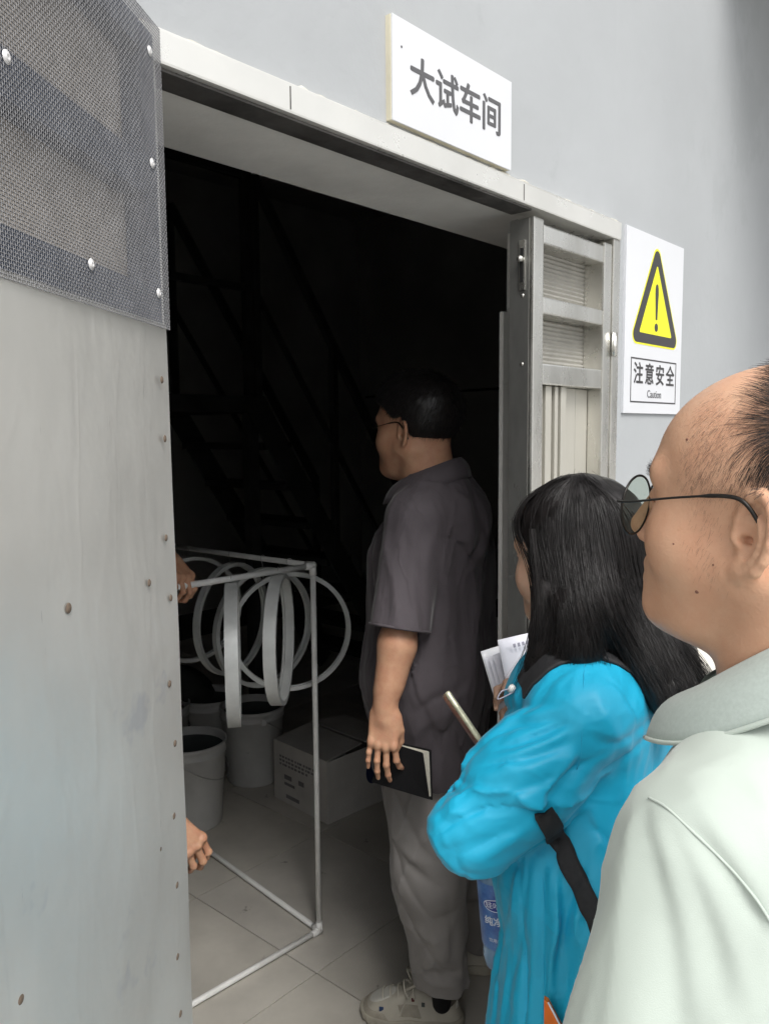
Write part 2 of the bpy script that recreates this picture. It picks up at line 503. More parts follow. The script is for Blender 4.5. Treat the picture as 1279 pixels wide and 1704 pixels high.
lbox('rail', -LW, -0.034, -0.029, -0.006, zb - 0.005, zb + 0.036, M_frame_b)
zr = on_plane(130, 195, hp, LN)[2]
lbox('rail', -LW, -0.034, -0.029, -0.006, zr - 0.022, zr + 0.016, M_frame_b)
lbox('rail', -LW, -0.034, -0.029, -0.006, zt - 0.030, zt - 0.003, M_frame_b)
lbox('stile', -0.033, -0.001, -0.029, -0.006, zb - 0.005, zt - 0.003, M_frame_b)
# woven mesh: wires along and across, each crossing over and under
pitch, wr = 0.0029, 0.00040
AL = 0.46
na = int(AL / pitch); nz = int((zt - zb + 0.008) / pitch)
wv, wf = [], []
def wire(p, r=wr):
    b = len(wv)
    for q in p:
        wv.extend([(q[0], q[1] - r, q[2]), (q[0] + (r if VERT else 0), q[1] + r * 0.5, q[2] + (0 if VERT else r)), (q[0] - (r if VERT else 0), q[1] + r * 0.5, q[2] - (0 if VERT else r))])
    for i in range(len(p) - 1):
        for k in range(3):
            l = (k + 1) % 3
            wf.append((b + 3 * i + k, b + 3 * i + l, b + 3 * i + 3 + l, b + 3 * i + 3 + k))
VERT = False
for i in range(nz + 1):
    z = zb - 0.006 + i * pitch
    wire([(-j * pitch - 0.0025, -0.0022 + (0.00035 if (i + j) % 2 else -0.00035), z) for j in range(na + 1)], wr * 1.15)
VERT = True
for j in range(na + 1):
    wire([(-j * pitch - 0.0025, -0.0022 - (0.00035 if (i + j) % 2 else -0.00035), zb - 0.006 + i * pitch) for i in range(nz + 1)], wr * 0.8)
wm = obj('wire_mesh', mesh_data('wire_mesh', wv, np.array(wf, np.int32), False), M_mesh, leaf)
wm['kind'] = 'stuff'
rv = lathe_mesh('rivet', [(0, 0.0016), (0.0022, 0.0014), (0.0034, 0.0007), (0.0038, 0)], 14)
sc_me = lathe_mesh('screw', [(0, 0.0010), (0.0012, 0.0011), (0.0016, 0.0017), (0.0030, 0.0015), (0.0034, 0.0007), (0.0050, 0.0005), (0.0052, 0)], 16)
rv.materials.append(M_rivet); sc_me.materials.append(M_screw)
for (px, py, s) in [(270, 632, 1), (275, 730, 1), (277, 895, 1), (285, 995, 1), (283, 1138, 1), (292, 1237, 1), (290, 1358, 1), (267, 1413, 1), (295, 1473, 1),
                    (296, 1592, 1), (301, 1687, 1), (249, 970, 1), (115, 1012, 1.15), (176, 1508, 1.1), (35, 1663, 1.2)]:
    p = on_plane(px, py, hp + LN * 0.001, LN)
    o = obj('rivet', rv, None, leaf, local(leaf, [p])[0], (R(90), 0, 0)); o.scale = (s * 1.05, s * 1.05, 0.7)
for (px, py) in [(12, 95), (250, 85), (254, 272), (153, 440), (265, 488)]:
    p = on_plane(px, py, hp + LN * 0.0032, LN)
    obj('screw', sc_me, None, leaf, local(leaf, [p])[0], (R(90), 0, 0))

# ------------------------------------------------------------------ signs
M_signw = mat('sign_white', (0.62, 0.63, 0.655), 0.35, var=0.02, vscale=3, spec=0.4)
M_signedge = mat('sign_core', (0.62, 0.58, 0.45), 0.7)
M_ink = mat('grey_ink', (0.10, 0.10, 0.105), 0.5, var=0.03)
M_black = mat('black_ink', (0.045, 0.043, 0.045), 0.45, var=0.05)
M_yel = mat('sign_yellow', (0.80, 0.78, 0.02), 0.4, var=0.02)
sg = empty('name_sign', (0.893, D, 2.035), 0, 'white rectangular sign with grey Chinese characters above the door header', 'sign')
sg.rotation_euler = (0, 0, 0)
box('backing', 0.8925, 1.1965, D - 0.009, D + 0.001, 2.036, 2.177, M_signedge, sg, 0.0005)
box('face', 0.8935, 1.1975, D - 0.0115, D - 0.0091, 2.0355, 2.1775, M_signw, sg, 0.0006)
for i, ch in enumerate('大试车间'):
    me = text_mesh('character', ch, 0.060, 0.0003, 0.0, 0.0012)
    obj('character', me, M_ink, sg, local(sg, [(0.960 + i * 0.0595, D - 0.0118, 2.1045)])[0], (R(90), 0, 0))
obj('screw', lathe_mesh('nail', [(0, 0.001), (0.0015, 0.0008), (0.0018, 0)], 10), M_ink, sg, local(sg, [(0.913, D - 0.0116, 2.139)])[0], (R(90), 0, 0))

cs = empty('caution_sign', (1.66, D, 1.63), 0, 'upright white caution sign with a yellow and black warning triangle', 'sign')
c0 = [on_y(*p, D - 0.006) for p in ((1040, 373), (1133, 411), (1135, 690), (1040, 687))]
CX0, CX1 = (c0[0][0] + c0[3][0]) / 2, (c0[1][0] + c0[2][0]) / 2
CZ0, CZ1 = (c0[2][2] + c0[3][2]) / 2, (c0[0][2] + c0[1][2]) / 2
box('board', CX0, CX1, D - 0.006, D + 0.001, CZ0, CZ1, M_signw, cs, 0.001)
def round_tri(cx, zlow, w, h, r, y, n=8):
    A = [np.array([cx - w / 2, zlow]), np.array([cx + w / 2, zlow]), np.array([cx, zlow + h])]
    out = []
    for i in range(3):
        p, a, b = A[i], A[i - 1], A[(i + 1) % 3]
        u = (a - p) / np.linalg.norm(a - p); v = (b - p) / np.linalg.norm(b - p)
        half = math.acos(np.clip(np.dot(u, v), -1, 1)) / 2
        bis = (u + v) / np.linalg.norm(u + v)
        c = p + bis * r / math.sin(half)
        t0 = p + u * r / math.tan(half); t1 = p + v * r / math.tan(half)
        a0 = math.atan2(*(t0 - c)[::-1]); a1 = math.atan2(*(t1 - c)[::-1])
        da = (a1 - a0 + math.pi) % (2 * math.pi) - math.pi
        for k in range(n + 1):
            an = a0 + da * k / n
            out.append((c[0] + r * math.cos(an), y, c[1] + r * math.sin(an)))
    return out
ccx = (CX0 + CX1) / 2 + 0.002
zl = CZ0 + 0.152
prism('triangle_rim', round_tri(ccx, zl, 0.274, 0.238, 0.020, D - 0.0062), (0, -1, 0), 0.0003, M_yel, cs)
prism('triangle_border', round_tri(ccx, zl + 0.004, 0.262, 0.226, 0.017, D - 0.0066), (0, -1, 0), 0.0003, M_black, cs)
prism('triangle_field', round_tri(ccx, zl + 0.026, 0.178, 0.156, 0.003, D - 0.0070), (0, -1, 0), 0.0003, M_yel, cs)
ex = [(-0.0045, 0), (0.0045, 0), (0.0088, 0.058), (0.0082, 0.071), (0.005, 0.078), (0, 0.080), (-0.005, 0.078), (-0.0082, 0.071), (-0.0088, 0.058)]
prism('exclamation_stroke', [(ccx + a, D - 0.0074, zl + 0.060 + b) for a, b in ex], (0, -1, 0), 0.0003, M_black, cs)
prism('exclamation_dot', [(ccx + 0.0095 * math.cos(a), D - 0.0074, zl + 0.043 + 0.0095 * math.sin(a)) for a in np.linspace(0, 6.28, 20, endpoint=False)], (0, -1, 0), 0.0003, M_black, cs)
tx0, tx1, tz0, tz1 = ccx - 0.126, ccx + 0.124, CZ0 + 0.024, CZ0 + 0.122
for (a0, a1, b0, b1) in ((tx0, tx1, tz0, tz0 + 0.003), (tx0, tx1, tz1 - 0.003, tz1), (tx0, tx0 + 0.003, tz0 + 0.003, tz1 - 0.003), (tx1 - 0.003, tx1, tz0 + 0.003, tz1 - 0.003)):
    box('text_border', a0, a1, D - 0.0066, D - 0.0061, b0, b1, M_black, cs, 0)
for i, ch in enumerate('注意安全'):
    me = text_mesh('character', ch, 0.050, 0.0003, 0.0, 0.0009)
    obj('character', me, M_black, cs, local(cs, [(ccx - 0.087 + i * 0.0585, D - 0.0065, tz0 + 0.061)])[0], (R(90), 0, 0))
me = text_mesh('caption', 'Caution', 0.0245, 0.0003, 0.0)
obj('caption', me, M_ink, cs, local(cs, [(ccx, D - 0.0065, tz0 + 0.0195)])[0], (R(90), 0, 0))

# ================================================================== sculpting toolkit (signed distances -> one continuous mesh)
def nrm(v):
    v = np.asarray(v, float); return v / np.linalg.norm(v)
def rc(P, a, b, ra, rb):
    """tapered capsule"""
    a = np.asarray(a, np.float32); b = np.asarray(b, np.float32)
    ab = b - a; L2 = float(ab @ ab) + 1e-12
    t = np.clip(((P - a) @ ab) / L2, 0, 1)
    d = P - a - t[:, None] * ab
    return np.sqrt(np.einsum('ij,ij->i', d, d)) - (ra + (rb - ra) * t)
def chain(P, pts, rad, k=0.01):
    d = None
    for i in range(len(pts) - 1):
        e = rc(P, pts[i], pts[i + 1], rad[i], rad[i + 1])
        d = e if d is None else smin(d, e, k)
    return d
def ell(P, c, r, M=None):
    """ellipsoid; M columns = its axes"""
    Q = P - np.asarray(c, np.float32)
    if M is not None:
        Q = Q @ np.asarray(M, np.float32)
    r = np.asarray(r, np.float32)
    k0 = np.sqrt(((Q / r) ** 2).sum(1)); k1 = np.sqrt(((Q / (r * r)) ** 2).sum(1)) + 1e-9
    return k0 * (k0 - 1) / k1
def rbox(P, c, h, rad, M=None):
    Q = P - np.asarray(c, np.float32)
    if M is not None:
        Q = Q @ np.asarray(M, np.float32)
    q = np.abs(Q) - (np.asarray(h, np.float32) - rad)
    return np.sqrt((np.maximum(q, 0) ** 2).sum(1)) + np.minimum(q.max(1), 0) - rad
def smin(a, b, k):
    h = np.clip(0.5 + 0.5 * (b - a) / k, 0, 1)
    return b * (1 - h) + a * h - k * h * (1 - h)
def smax(a, b, k):
    return -smin(-a, -b, k)
_NT = np.random.default_rng(5).uniform(-1, 1, 32768).astype(np.float32)
def vnoise(P):
    P = P.astype(np.float32)
    i = np.floor(P); f = P - i
    u = f * f * (3 - 2 * f)
    i = i.astype(np.int32) & 31
    x0, y0, z0 = i[:, 0], i[:, 1] << 5, i[:, 2] << 10
    x1, y1, z1 = (i[:, 0] + 1) & 31, ((i[:, 1] + 1) & 31) << 5, ((i[:, 2] + 1) & 31) << 10
    x, y, z = u[:, 0], u[:, 1], u[:, 2]
    def e(yz):
        a = _NT[x0 + yz]; return a + (_NT[x1 + yz] - a) * x
    a = e(y0 + z0); a = a + (e(y1 + z0) - a) * y
    b = e(y0 + z1); b = b + (e(y1 + z1) - b) * y
    return a + (b - a) * z
def folds(P, d, freq, along=0.2, sharp=1.6, seed=0.0, warp=0.25):
    """cloth ridges that run along direction d, -0.5..0.5"""
    d = nrm(d).astype(np.float32)
    t = P @ d
    Q = (P - t[:, None] * d[None]) * freq + (t * freq * along)[:, None] * d[None] + seed
    w = vnoise(Q * 0.6 + 9.1)
    Q = Q + w[:, None] * warp
    n = vnoise(Q) * 0.75 + vnoise(Q * 2.1 + 4.3) * 0.25
    return (1 - np.minimum(1, np.abs(n) * 1.7)) ** sharp - 0.35
def wt(P, c, r):
    """soft weight, 1 at c to 0 at radius r"""
    q = np.sqrt(((P - np.asarray(c, np.float32)) ** 2).sum(1)) / r
    return np.clip(1 - q * q, 0, 1) ** 2
def surface_nets(Dg, o, h):
    S = Dg < 0
    nx, ny, nz = Dg.shape
    cnt = np.zeros((nx - 1, ny - 1, nz - 1), np.uint8)
    for a in (0, 1):
        for b in (0, 1):
            for c in (0, 1):
                cnt += S[a:nx - 1 + a, b:ny - 1 + b, c:nz - 1 + c]
    cells = np.argwhere((cnt > 0) & (cnt < 8))
    idx = np.full(cnt.shape, -1, np.int64)
    idx[tuple(cells.T)] = np.arange(len(cells))
    acc = np.zeros((len(cells), 3)); num = np.zeros(len(cells))
    C = [(a, b, c) for a in (0, 1) for b in (0, 1) for c in (0, 1)]
    val = {c: Dg[cells[:, 0] + c[0], cells[:, 1] + c[1], cells[:, 2] + c[2]] for c in C}
    for c in C:
        for ax in range(3):
            if c[ax] == 0:
                e = list(c); e[ax] = 1; e = tuple(e)
                va, vb = val[c], val[e]
                m = (va < 0) != (vb < 0)
                t = np.where(m, va / np.where(m, va - vb, 1), 0)
                p = np.tile(np.array(c, float), (len(cells), 1)); p[:, ax] = t
                acc[m] += p[m]; num[m] += 1
    verts = (cells + acc / np.maximum(num, 1)[:, None]) * h + o
    faces = []
    for ax in range(3):
        o1, o2 = (ax + 1) % 3, (ax + 2) % 3
        sl0 = [slice(None)] * 3; sl1 = [slice(None)] * 3
        sl0[ax] = slice(0, -1); sl1[ax] = slice(1, None)
        A, B = S[tuple(sl0)], S[tuple(sl1)]
        e = np.argwhere(A != B)
        e = e[(e[:, o1] > 0) & (e[:, o2] > 0) & (e[:, o1] < Dg.shape[o1] - 1) & (e[:, o2] < Dg.shape[o2] - 1)]
        def cid(d1, d2):
            q = e.copy(); q[:, o1] -= d1; q[:, o2] -= d2
            return idx[tuple(q.T)]
        f = np.stack([cid(1, 1), cid(0, 1), cid(0, 0), cid(1, 0)], 1)
        inside = A[tuple(e.T)]
        f[~inside] = f[~inside][:, ::-1]
        faces.append(f)
    return verts, np.concatenate(faces)
def sdf_grid(f, lo, hi, h, B=6, slack=1.6):
    lo = np.asarray(lo, float); hi = np.asarray(hi, float)
    nb = np.maximum(1, np.ceil((hi - lo) / h / B).astype(int))
    n = nb * B + 1
    I = np.stack(np.meshgrid(*[np.arange(k) for k in nb], indexing='ij'), -1).reshape(-1, 3)
    cen = (lo + (I + 0.5) * B * h).astype(np.float32)
    dc = np.concatenate([f(cen[k:k + 60000]) for k in range(0, len(cen), 60000)])
    G = np.repeat(np.repeat(np.repeat(dc.reshape(nb), B, 0), B, 1), B, 2).astype(np.float32)
    G = np.pad(G, ((0, 1),) * 3, mode='edge')
    keep = I[np.abs(dc) < B * h * 0.87 * slack]
    r = np.arange(B + 1)
    off = np.stack(np.meshgrid(r, r, r, indexing='ij'), -1).reshape(-1, 3)
    for k in range(0, len(keep), 400):
        ii = (keep[k:k + 400, None, :] * B + off[None]).reshape(-1, 3)
        G[tuple(ii.T)] = f((lo + ii * h).astype(np.float32))
    return surface_nets(G, lo, h)
class Sculpt:
    """collects sculpted pieces (viewing frame) into one mesh"""
    def __init__(s):
        s.v = []; s.f = []; s.n = 0
    def add(s, f, lo, hi, h):
        v, q = sdf_grid(f, lo, hi, h)
        s.v.append(v); s.f.append(q + s.n); s.n += len(v)
        return v
    def raw(s, v, q):
        s.v.append(np.asarray(v, float)); s.f.append(np.asarray(q) + s.n); s.n += len(v)
    def build(s, name, m, parent, base):
        v = np.concatenate(s.v) - np.asarray(base)
        return obj(name, mesh_data(name, v, np.concatenate(s.f), True), m, parent)
def march(px, py, f, q0=0.3, q1=3.5, steps=140):
    """points of a sculpted surface met by the sight lines through pixels (viewing frame)"""
    px = np.asarray(px, float).ravel(); py = np.asarray(py, float).ravel()
    a, b = (px - 640) / FPX, (852 - py) / FPX
    u, v = a * CR + b * SR, -a * SR + b * CR
    d = np.stack([u, CP + v * SP, -SP + v * CP], 1)
    d /= np.linalg.norm(d, axis=1, keepdims=True)
    o = np.array([0, 0, CAMH])
    t = np.full(len(d), q0)
    for _ in range(steps):
        t += 0.6 * f((o + d * t[:, None]).astype(np.float32))
        t = np.clip(t, 0, q1 * 1.5)
    return o + d * t[:, None]
def grad(f, P, e=0.0015):
    P = np.asarray(P, np.float32)
    g = np.stack([f(P + np.eye(3, dtype=np.float32)[i] * e) - f(P - np.eye(3, dtype=np.float32)[i] * e) for i in range(3)], 1)
    return g / (np.linalg.norm(g, axis=1, keepdims=True) + 1e-9)
def creased(f, lines):
    """adds raised (amp > 0) or sunken folds along lines given where they are seen: (px list, py list, amp, width)"""
    segs = []
    hit = march(sum([l[0] for l in lines], []), sum([l[1] for l in lines], []), f, steps=90).astype(np.float32); k = 0
    for px, py, amp, w in lines:
        c = hit[k:k + len(px)]; k += len(px)
        segs.append((c, amp, w, c.min(0) - 3 * w, c.max(0) + 3 * w))
    def g(P):
        d = f(P)
        for c, amp, w, lo, hi in segs:
            m = np.where(((P > lo) & (P < hi)).all(1))[0]
            if len(m) == 0:
                continue
            Q = P[m]; best = None; n = len(c) - 1
            for i in range(n):
                a = c[i]; ab = c[i + 1] - a
                t = np.clip(((Q - a) @ ab) / (float(ab @ ab) + 1e-12), 0, 1)
                e = Q - a - t[:, None] * ab
                e = np.sqrt(np.einsum('ij,ij->i', e, e))
                u = (i + t) / n
                if best is None:
                    best, uu = e, u
                else:
                    k = e < best; best = np.where(k, e, best); uu = np.where(k, u, uu)
            d[m] -= amp * np.exp(-(best / w) ** 1.25) * np.clip(np.sin(np.pi * (0.04 + 0.92 * uu)), 0, 1) ** 0.6
        return d
    return g
def strand_mesh(name, paths, r0, r1=None, m=None, parent=None, base=(0, 0, 0), sides=3):
    """paths (N,K,3): N hairs as thin tapering 3-sided tubes in one mesh"""
    paths = np.asarray(paths, float) - np.asarray(base)
    N, K, _ = paths.shape
    r1 = r0 * 0.25 if r1 is None else r1
    t = np.gradient(paths, axis=1); t /= np.linalg.norm(t, axis=2, keepdims=True) + 1e-12
    ref = rng.normal(size=(N, 1, 3)); ref = ref - (ref * t).sum(2, keepdims=True) * t
    a = ref / (np.linalg.norm(ref, axis=2, keepdims=True) + 1e-12); b = np.cross(t, a)
    s = np.linspace(0, 1, K)
    rr = (np.broadcast_to(np.asarray(r0, float), (N,))[:, None] * (1 - s ** 2) + np.broadcast_to(np.asarray(r1, float), (N,))[:, None] * s ** 2)[:, :, None]
    V_ = np.stack([paths + rr * (math.cos(x) * a + math.sin(x) * b) for x in np.arange(sides) * 2 * math.pi / sides], 2)
    base_i = (np.arange(N)[:, None] * K + np.arange(K - 1)[None]) * sides
    F_ = []
    for k in range(sides):
        l = (k + 1) % sides
        F_.append(np.stack([base_i + k, base_i + l, base_i + sides + l, base_i + sides + k], -1).reshape(-1, 4))
    return obj(name, mesh_data(name, V_.reshape(-1, 3), np.concatenate(F_), True), m, parent)
def ribbon_mesh(name, top, bot, thick, n_out):
    """cloth strip between two polylines with thickness along n_out (per point)"""
    top = np.asarray(top, float); bot = np.asarray(bot, float); n_out = np.asarray(n_out, float)
    K = len(top)
    v = np.concatenate([top, bot, top - n_out * thick, bot - n_out * thick])
    f = []
    for i in range(K - 1):
        f += [(i, i + 1, K + i + 1, K + i), (2 * K + i, 3 * K + i, 3 * K + i + 1, 2 * K + i + 1), (i, 2 * K + i, 2 * K + i + 1, i + 1), (K + i, K + i + 1, 3 * K + i + 1, 3 * K + i)]
    f += [(0, K, 3 * K, 2 * K), (K - 1, 3 * K - 1, 4 * K - 1, 2 * K - 1)]
    me = mesh_data(name, v, f, True)
    bm = bmesh.new(); bm.from_mesh(me); bmesh.ops.recalc_face_normals(bm, faces=bm.faces[:]); bm.to_mesh(me); bm.free()
    return me
def smooth_line(pts, n=40):
    """Catmull-Rom through points"""
    p = np.asarray(pts, float)
    p = np.concatenate([[2 * p[0] - p[1]], p, [2 * p[-1] - p[-2]]])
    out = []
    m = len(p) - 3
    for u in np.linspace(0, m - 1e-6, n):
        i = int(u); t = u - i
        a, b, c, d = p[i:i + 4]
        out.append(0.5 * (2 * b + (c - a) * t + (2 * a - 5 * b + 4 * c - d) * t * t + (3 * b - a - 3 * c + d) * t ** 3))
    return np.array(out)

# ------------------------------------------------------------------ heads and hands
def axes(yaw, pitch=0.0, roll=0.0):
    """columns right, forward, up; yaw from image-left towards away"""
    f = np.array([-math.cos(yaw), math.sin(yaw), 0.0]); r = np.array([math.sin(yaw), math.cos(yaw), 0.0]); u = np.array([0, 0, 1.0])
    f2 = f * math.cos(pitch) + u * math.sin(pitch); u2 = -f * math.sin(pitch) + u * math.cos(pitch)
    r2 = r * math.cos(roll) + u2 * math.sin(roll); u3 = -r * math.sin(roll) + u2 * math.cos(roll)
    return np.stack([r2, f2, u3], 1)
def ear_sdf(P, sx):
    e = np.array([sx * 0.0725, -0.012, -0.004])
    n = nrm([sx * 0.90, 0.42, 0.05]); w_ = nrm([sx * 0.42, -0.90, -0.12]); u = np.cross(n, w_); u = u if u[2] > 0 else -u
    M = np.stack([w_, u, n], 1)
    Q = (P - e.astype(np.float32)) @ M.astype(np.float32)
    d = ell(Q, (0.006, 0.0, 0.002), (0.0165, 0.031, 0.0055))
    th = np.radians(np.linspace(215, -75, 13))
    hel = np.stack([0.006 + 0.0165 * np.cos(th), 0.001 + 0.0305 * np.sin(th), np.full(13, 0.0062)], 1)
    hel[0] = (-0.006, -0.002, 0.002)
    hel[-1] = (0.004, -0.029, 0.003)
    cut = ell(Q, (0.0045, -0.004, 0.0105), (0.0105, 0.0165, 0.0105))
    cut2 = ell(Q, (0.006, 0.017, 0.0095), (0.0105, 0.0085, 0.0062))
    d = smax(d, -cut, 0.004); d = smax(d, -cut2, 0.004)
    d = smin(d, chain(Q, hel, [0.0028, 0.0034, 0.0037, 0.0039, 0.004, 0.004, 0.0039, 0.0038, 0.0037, 0.0036, 0.0036, 0.004, 0.005], 0.002), 0.0025)
    th = np.radians(np.linspace(70, -70, 7))
    ant = np.stack([0.003 + 0.0115 * np.cos(th), -0.003 + 0.019 * np.sin(th), np.full(7, 0.0055)], 1)
    d = smin(d, chain(Q, ant, [0.0022, 0.0026, 0.003, 0.003, 0.003, 0.003, 0.003], 0.002), 0.003)
    d = smin(d, rc(Q, (-0.0085, -0.001, 0.003), (-0.007, -0.008, 0.005), 0.0038, 0.0042), 0.004)
    d = smin(d, ell(Q, (0.000, -0.0285, 0.0025), (0.0095, 0.0095, 0.0055)), 0.004)
    hole = rc(Q, (-0.002, -0.005, 0.006), (-0.003, -0.005, -0.008), 0.0033, 0.0025)
    return d, hole
def head_sdf(P, fat=0.0, ears=(-1, 1), neck=True, chin=0.0, fem=0.0, eyes=True, mouth=0.0):
    Q = P.copy(); A = np.abs(P[:, 0])
    S = np.stack([A, P[:, 1], P[:, 2]], 1)          # mirrored
    d = ell(P, (0, -0.010, 0.042), (0.0765, 0.096, 0.077))
    d = smin(d, ell(P, (0, 0.024, 0.032), (0.064, 0.066, 0.056)), 0.03)
    d = smin(d, ell(P, (0, 0.033, -0.028), (0.060 + fat, 0.056, 0.072)), 0.03)
    d = smin(d, rc(S, (0.053 + fat, 0.0, -0.040), (0.016 + fat * 0.5, 0.078, -0.088), 0.017 + fat, 0.0140), 0.026)
    d = smin(d, ell(P, (0, 0.084 + chin, -0.094), (0.019, 0.0145, 0.0145)), 0.018)
    d = smin(d, ell(S, (0.041, 0.054, -0.027), (0.0265, 0.0275, 0.0275)), 0.03)
    d = smin(d, rc(S, (0.010, 0.0885, 0.024), (0.046, 0.074, 0.028), 0.0085, 0.008), 0.018)
    if fat:
        d = smin(d, ell(P, (0, 0.035, -0.095), (0.045, 0.045, 0.026)), 0.035)
    d = smax(d, -ell(S, (0.033, 0.101, 0.007), (0.017, 0.017, 0.012)), 0.016)
    if eyes:
        d = smin(d, ell(S, (0.032, 0.0785, 0.006), (0.0135, 0.0120, 0.0105)), 0.005)
        lid = ell(S, (0.032, 0.0795, 0.004), (0.0150, 0.0130, 0.0010))
        d = smax(d, -lid, 0.002)
    d = smin(d, ell(P, (0, 0.073, -0.060), (0.032, 0.027, 0.030)), 0.02)
    d = smin(d, rc(P, (0, 0.090, 0.016), (0, 0.1135, -0.028), 0.0070, 0.0105 - fem * 0.001), 0.012)
    d = smin(d, ell(S, (0.0125, 0.1005, -0.0335), (0.0075, 0.010, 0.0075)), 0.007)
    up = smin(rc(S, (0, 0.0985, -0.0575), (0.012, 0.0955, -0.058), 0.0052, 0.0048), rc(S, (0.012, 0.0955, -0.058), (0.024, 0.085, -0.0625), 0.0048, 0.0022), 0.004)
    lo = smin(rc(S, (0, 0.0965, -0.0715 - mouth), (0.010, 0.0945, -0.071 - mouth), 0.0062, 0.0058), rc(S, (0.010, 0.0945, -0.071 - mouth), (0.023, 0.085, -0.0645), 0.0058, 0.002), 0.004)
    d = smin(smin(d, up, 0.006), lo, 0.006)
    d = smax(d, -rc(S, (0, 0.102, -0.0645 - mouth * 0.5), (0.022, 0.088, -0.0640), 0.0016 + mouth * 0.5, 0.0008), 0.003)
    d = smax(d, -ell(P, (0, 0.104, -0.083 - mouth), (0.018, 0.010, 0.0055)), 0.010)
    if neck:
        d = smin(d, rc(P, (0, -0.022, -0.03), (0, -0.045, -0.20), 0.056 + fat * 0.6 - fem * 0.010, 0.060 + fat * 0.6 - fem * 0.012), 0.028)
        d = smin(d, rc(S, (0.058, -0.028, -0.045), (0.020, 0.012, -0.185), 0.011, 0.011), 0.028)
    for sx in ears:
        m = np.where((P[:, 0] * sx > 0.045) & (np.abs(P[:, 1] + 0.012) < 0.055) & (np.abs(P[:, 2] + 0.004) < 0.065))[0]
        if len(m):
            e, hole = ear_sdf(P[m], sx)
            d[m] = smax(smin(d[m], e, 0.006), -hole, 0.003)
    return d
def in_frame(f, O, M, scale=1.0):
    O = np.asarray(O, np.float32); M = np.asarray(M, np.float32)
    return lambda P: f(((P - O) @ M) / scale) * scale
def hand_sdf(P, pose, side=1):
    """hand: wrist at origin, fingers along +x, palm facing -z, thumb towards +y*side; pose: per finger (spread, bends...)"""
    Q = P.copy(); Q[:, 1] *= side
    d = rbox(Q, (0.048, 0.000, 0.0), (0.047, 0.039, 0.0125), 0.0120)
    d = smin(d, rc(Q, (-0.035, 0, 0.001), (0.02, 0, 0), 0.026, 0.022), 0.02)
    d = smin(d, ell(Q, (0.035, 0.022, -0.009), (0.032, 0.017, 0.013)), 0.012)
    d = smin(d, ell(Q, (0.038, -0.024, -0.008), (0.034, 0.013, 0.011)), 0.012)
    base = [(0.092, 0.029), (0.097, 0.0095), (0.093, -0.0105), (0.084, -0.029)]
    segs = [(0.043, 0.026, 0.021), (0.047, 0.030, 0.022), (0.043, 0.028, 0.022), (0.034, 0.021, 0.020)]
    rad = [(0.0084, 0.0076, 0.0068, 0.0056), (0.0086, 0.0078, 0.0069, 0.0057), (0.0082, 0.0074, 0.0066, 0.0055), (0.0073, 0.0066, 0.0059, 0.0049)]
    for i in range(4):
        sp, b1, b2, b3 = pose[i]
        p = np.array([base[i][0] - 0.012, base[i][1], 0.001]); a = 0.0
        pts = [p.copy()]
        for L_, b in zip(segs[i], (b1, b2, b3)):
            a += math.radians(b)
            p = p + L_ * np.array([math.cos(a) * math.cos(math.radians(sp)), math.cos(a) * math.sin(math.radians(sp)), -math.sin(a)])
            pts.append(p.copy())
        f = chain(Q, pts, rad[i], 0.003)
        for j in (1, 2):
            f = smin(f, ell(Q, pts[j] + np.array([0, 0, 0.0012]), (rad[i][j] * 1.08,) * 3), 0.003)
        d = smin(d, f, 0.006)
        d = smin(d, ell(Q, (base[i][0] - 0.006, base[i][1], 0.006), (0.010, 0.008, 0.008)), 0.008)
    t = pose[4]                                    # thumb: three points after its root
    pts = [np.array([0.022, 0.026, -0.006])] + [np.array(x) for x in t]
    d = smin(d, chain(Q, pts, [0.015, 0.0115, 0.0098, 0.0080], 0.004), 0.010)
    return d
VIEW_ROT = HEAD - R(90)
def person_root(base, label, cat='person'):
    return empty('person', to_world(base), VIEW_ROT, label, cat)

# ================================================================== inside the workshop
M_pvc = mat('white_pipe', (0.82, 0.82, 0.80), 0.45, var=0.06, vscale=12)
M_ring = mat('grey_ring', (0.68, 0.70, 0.69), 0.42, var=0.08, vscale=14, metal=0.15, rvar=0.1)
M_ringin = mat('ring_metal', (0.55, 0.54, 0.52), 0.3, metal=0.8, var=0.1, vscale=20)
M_wire = mat('wire', (0.5, 0.5, 0.5), 0.4, metal=0.6)
M_pail = mat('white_pail', (0.64, 0.64, 0.63), 0.5, var=0.08, vscale=6, spots=((0.25, 0.24, 0.22), 8, 0.7))
M_lid = mat('dark_lid', (0.06, 0.075, 0.08), 0.5, var=0.2, vscale=6)
M_card = mat('carton', (0.58, 0.56, 0.53), 0.85, var=0.08, vscale=5, bump=0.2, bscale=40)
M_cardtop = mat('carton_inner', (0.26, 0.24, 0.22), 0.9, var=0.1)
M_print = mat('carton_print', (0.22, 0.21, 0.22), 0.8)
M_printb = mat('carton_emblem', (0.02, 0.03, 0.10), 0.8)
M_iron = mat('stair_iron', (0.055, 0.055, 0.055), 0.5, metal=0.3, var=0.25, vscale=6)
M_sack = mat('dark_sack', (0.05, 0.055, 0.05), 0.8, var=0.3, vscale=7)

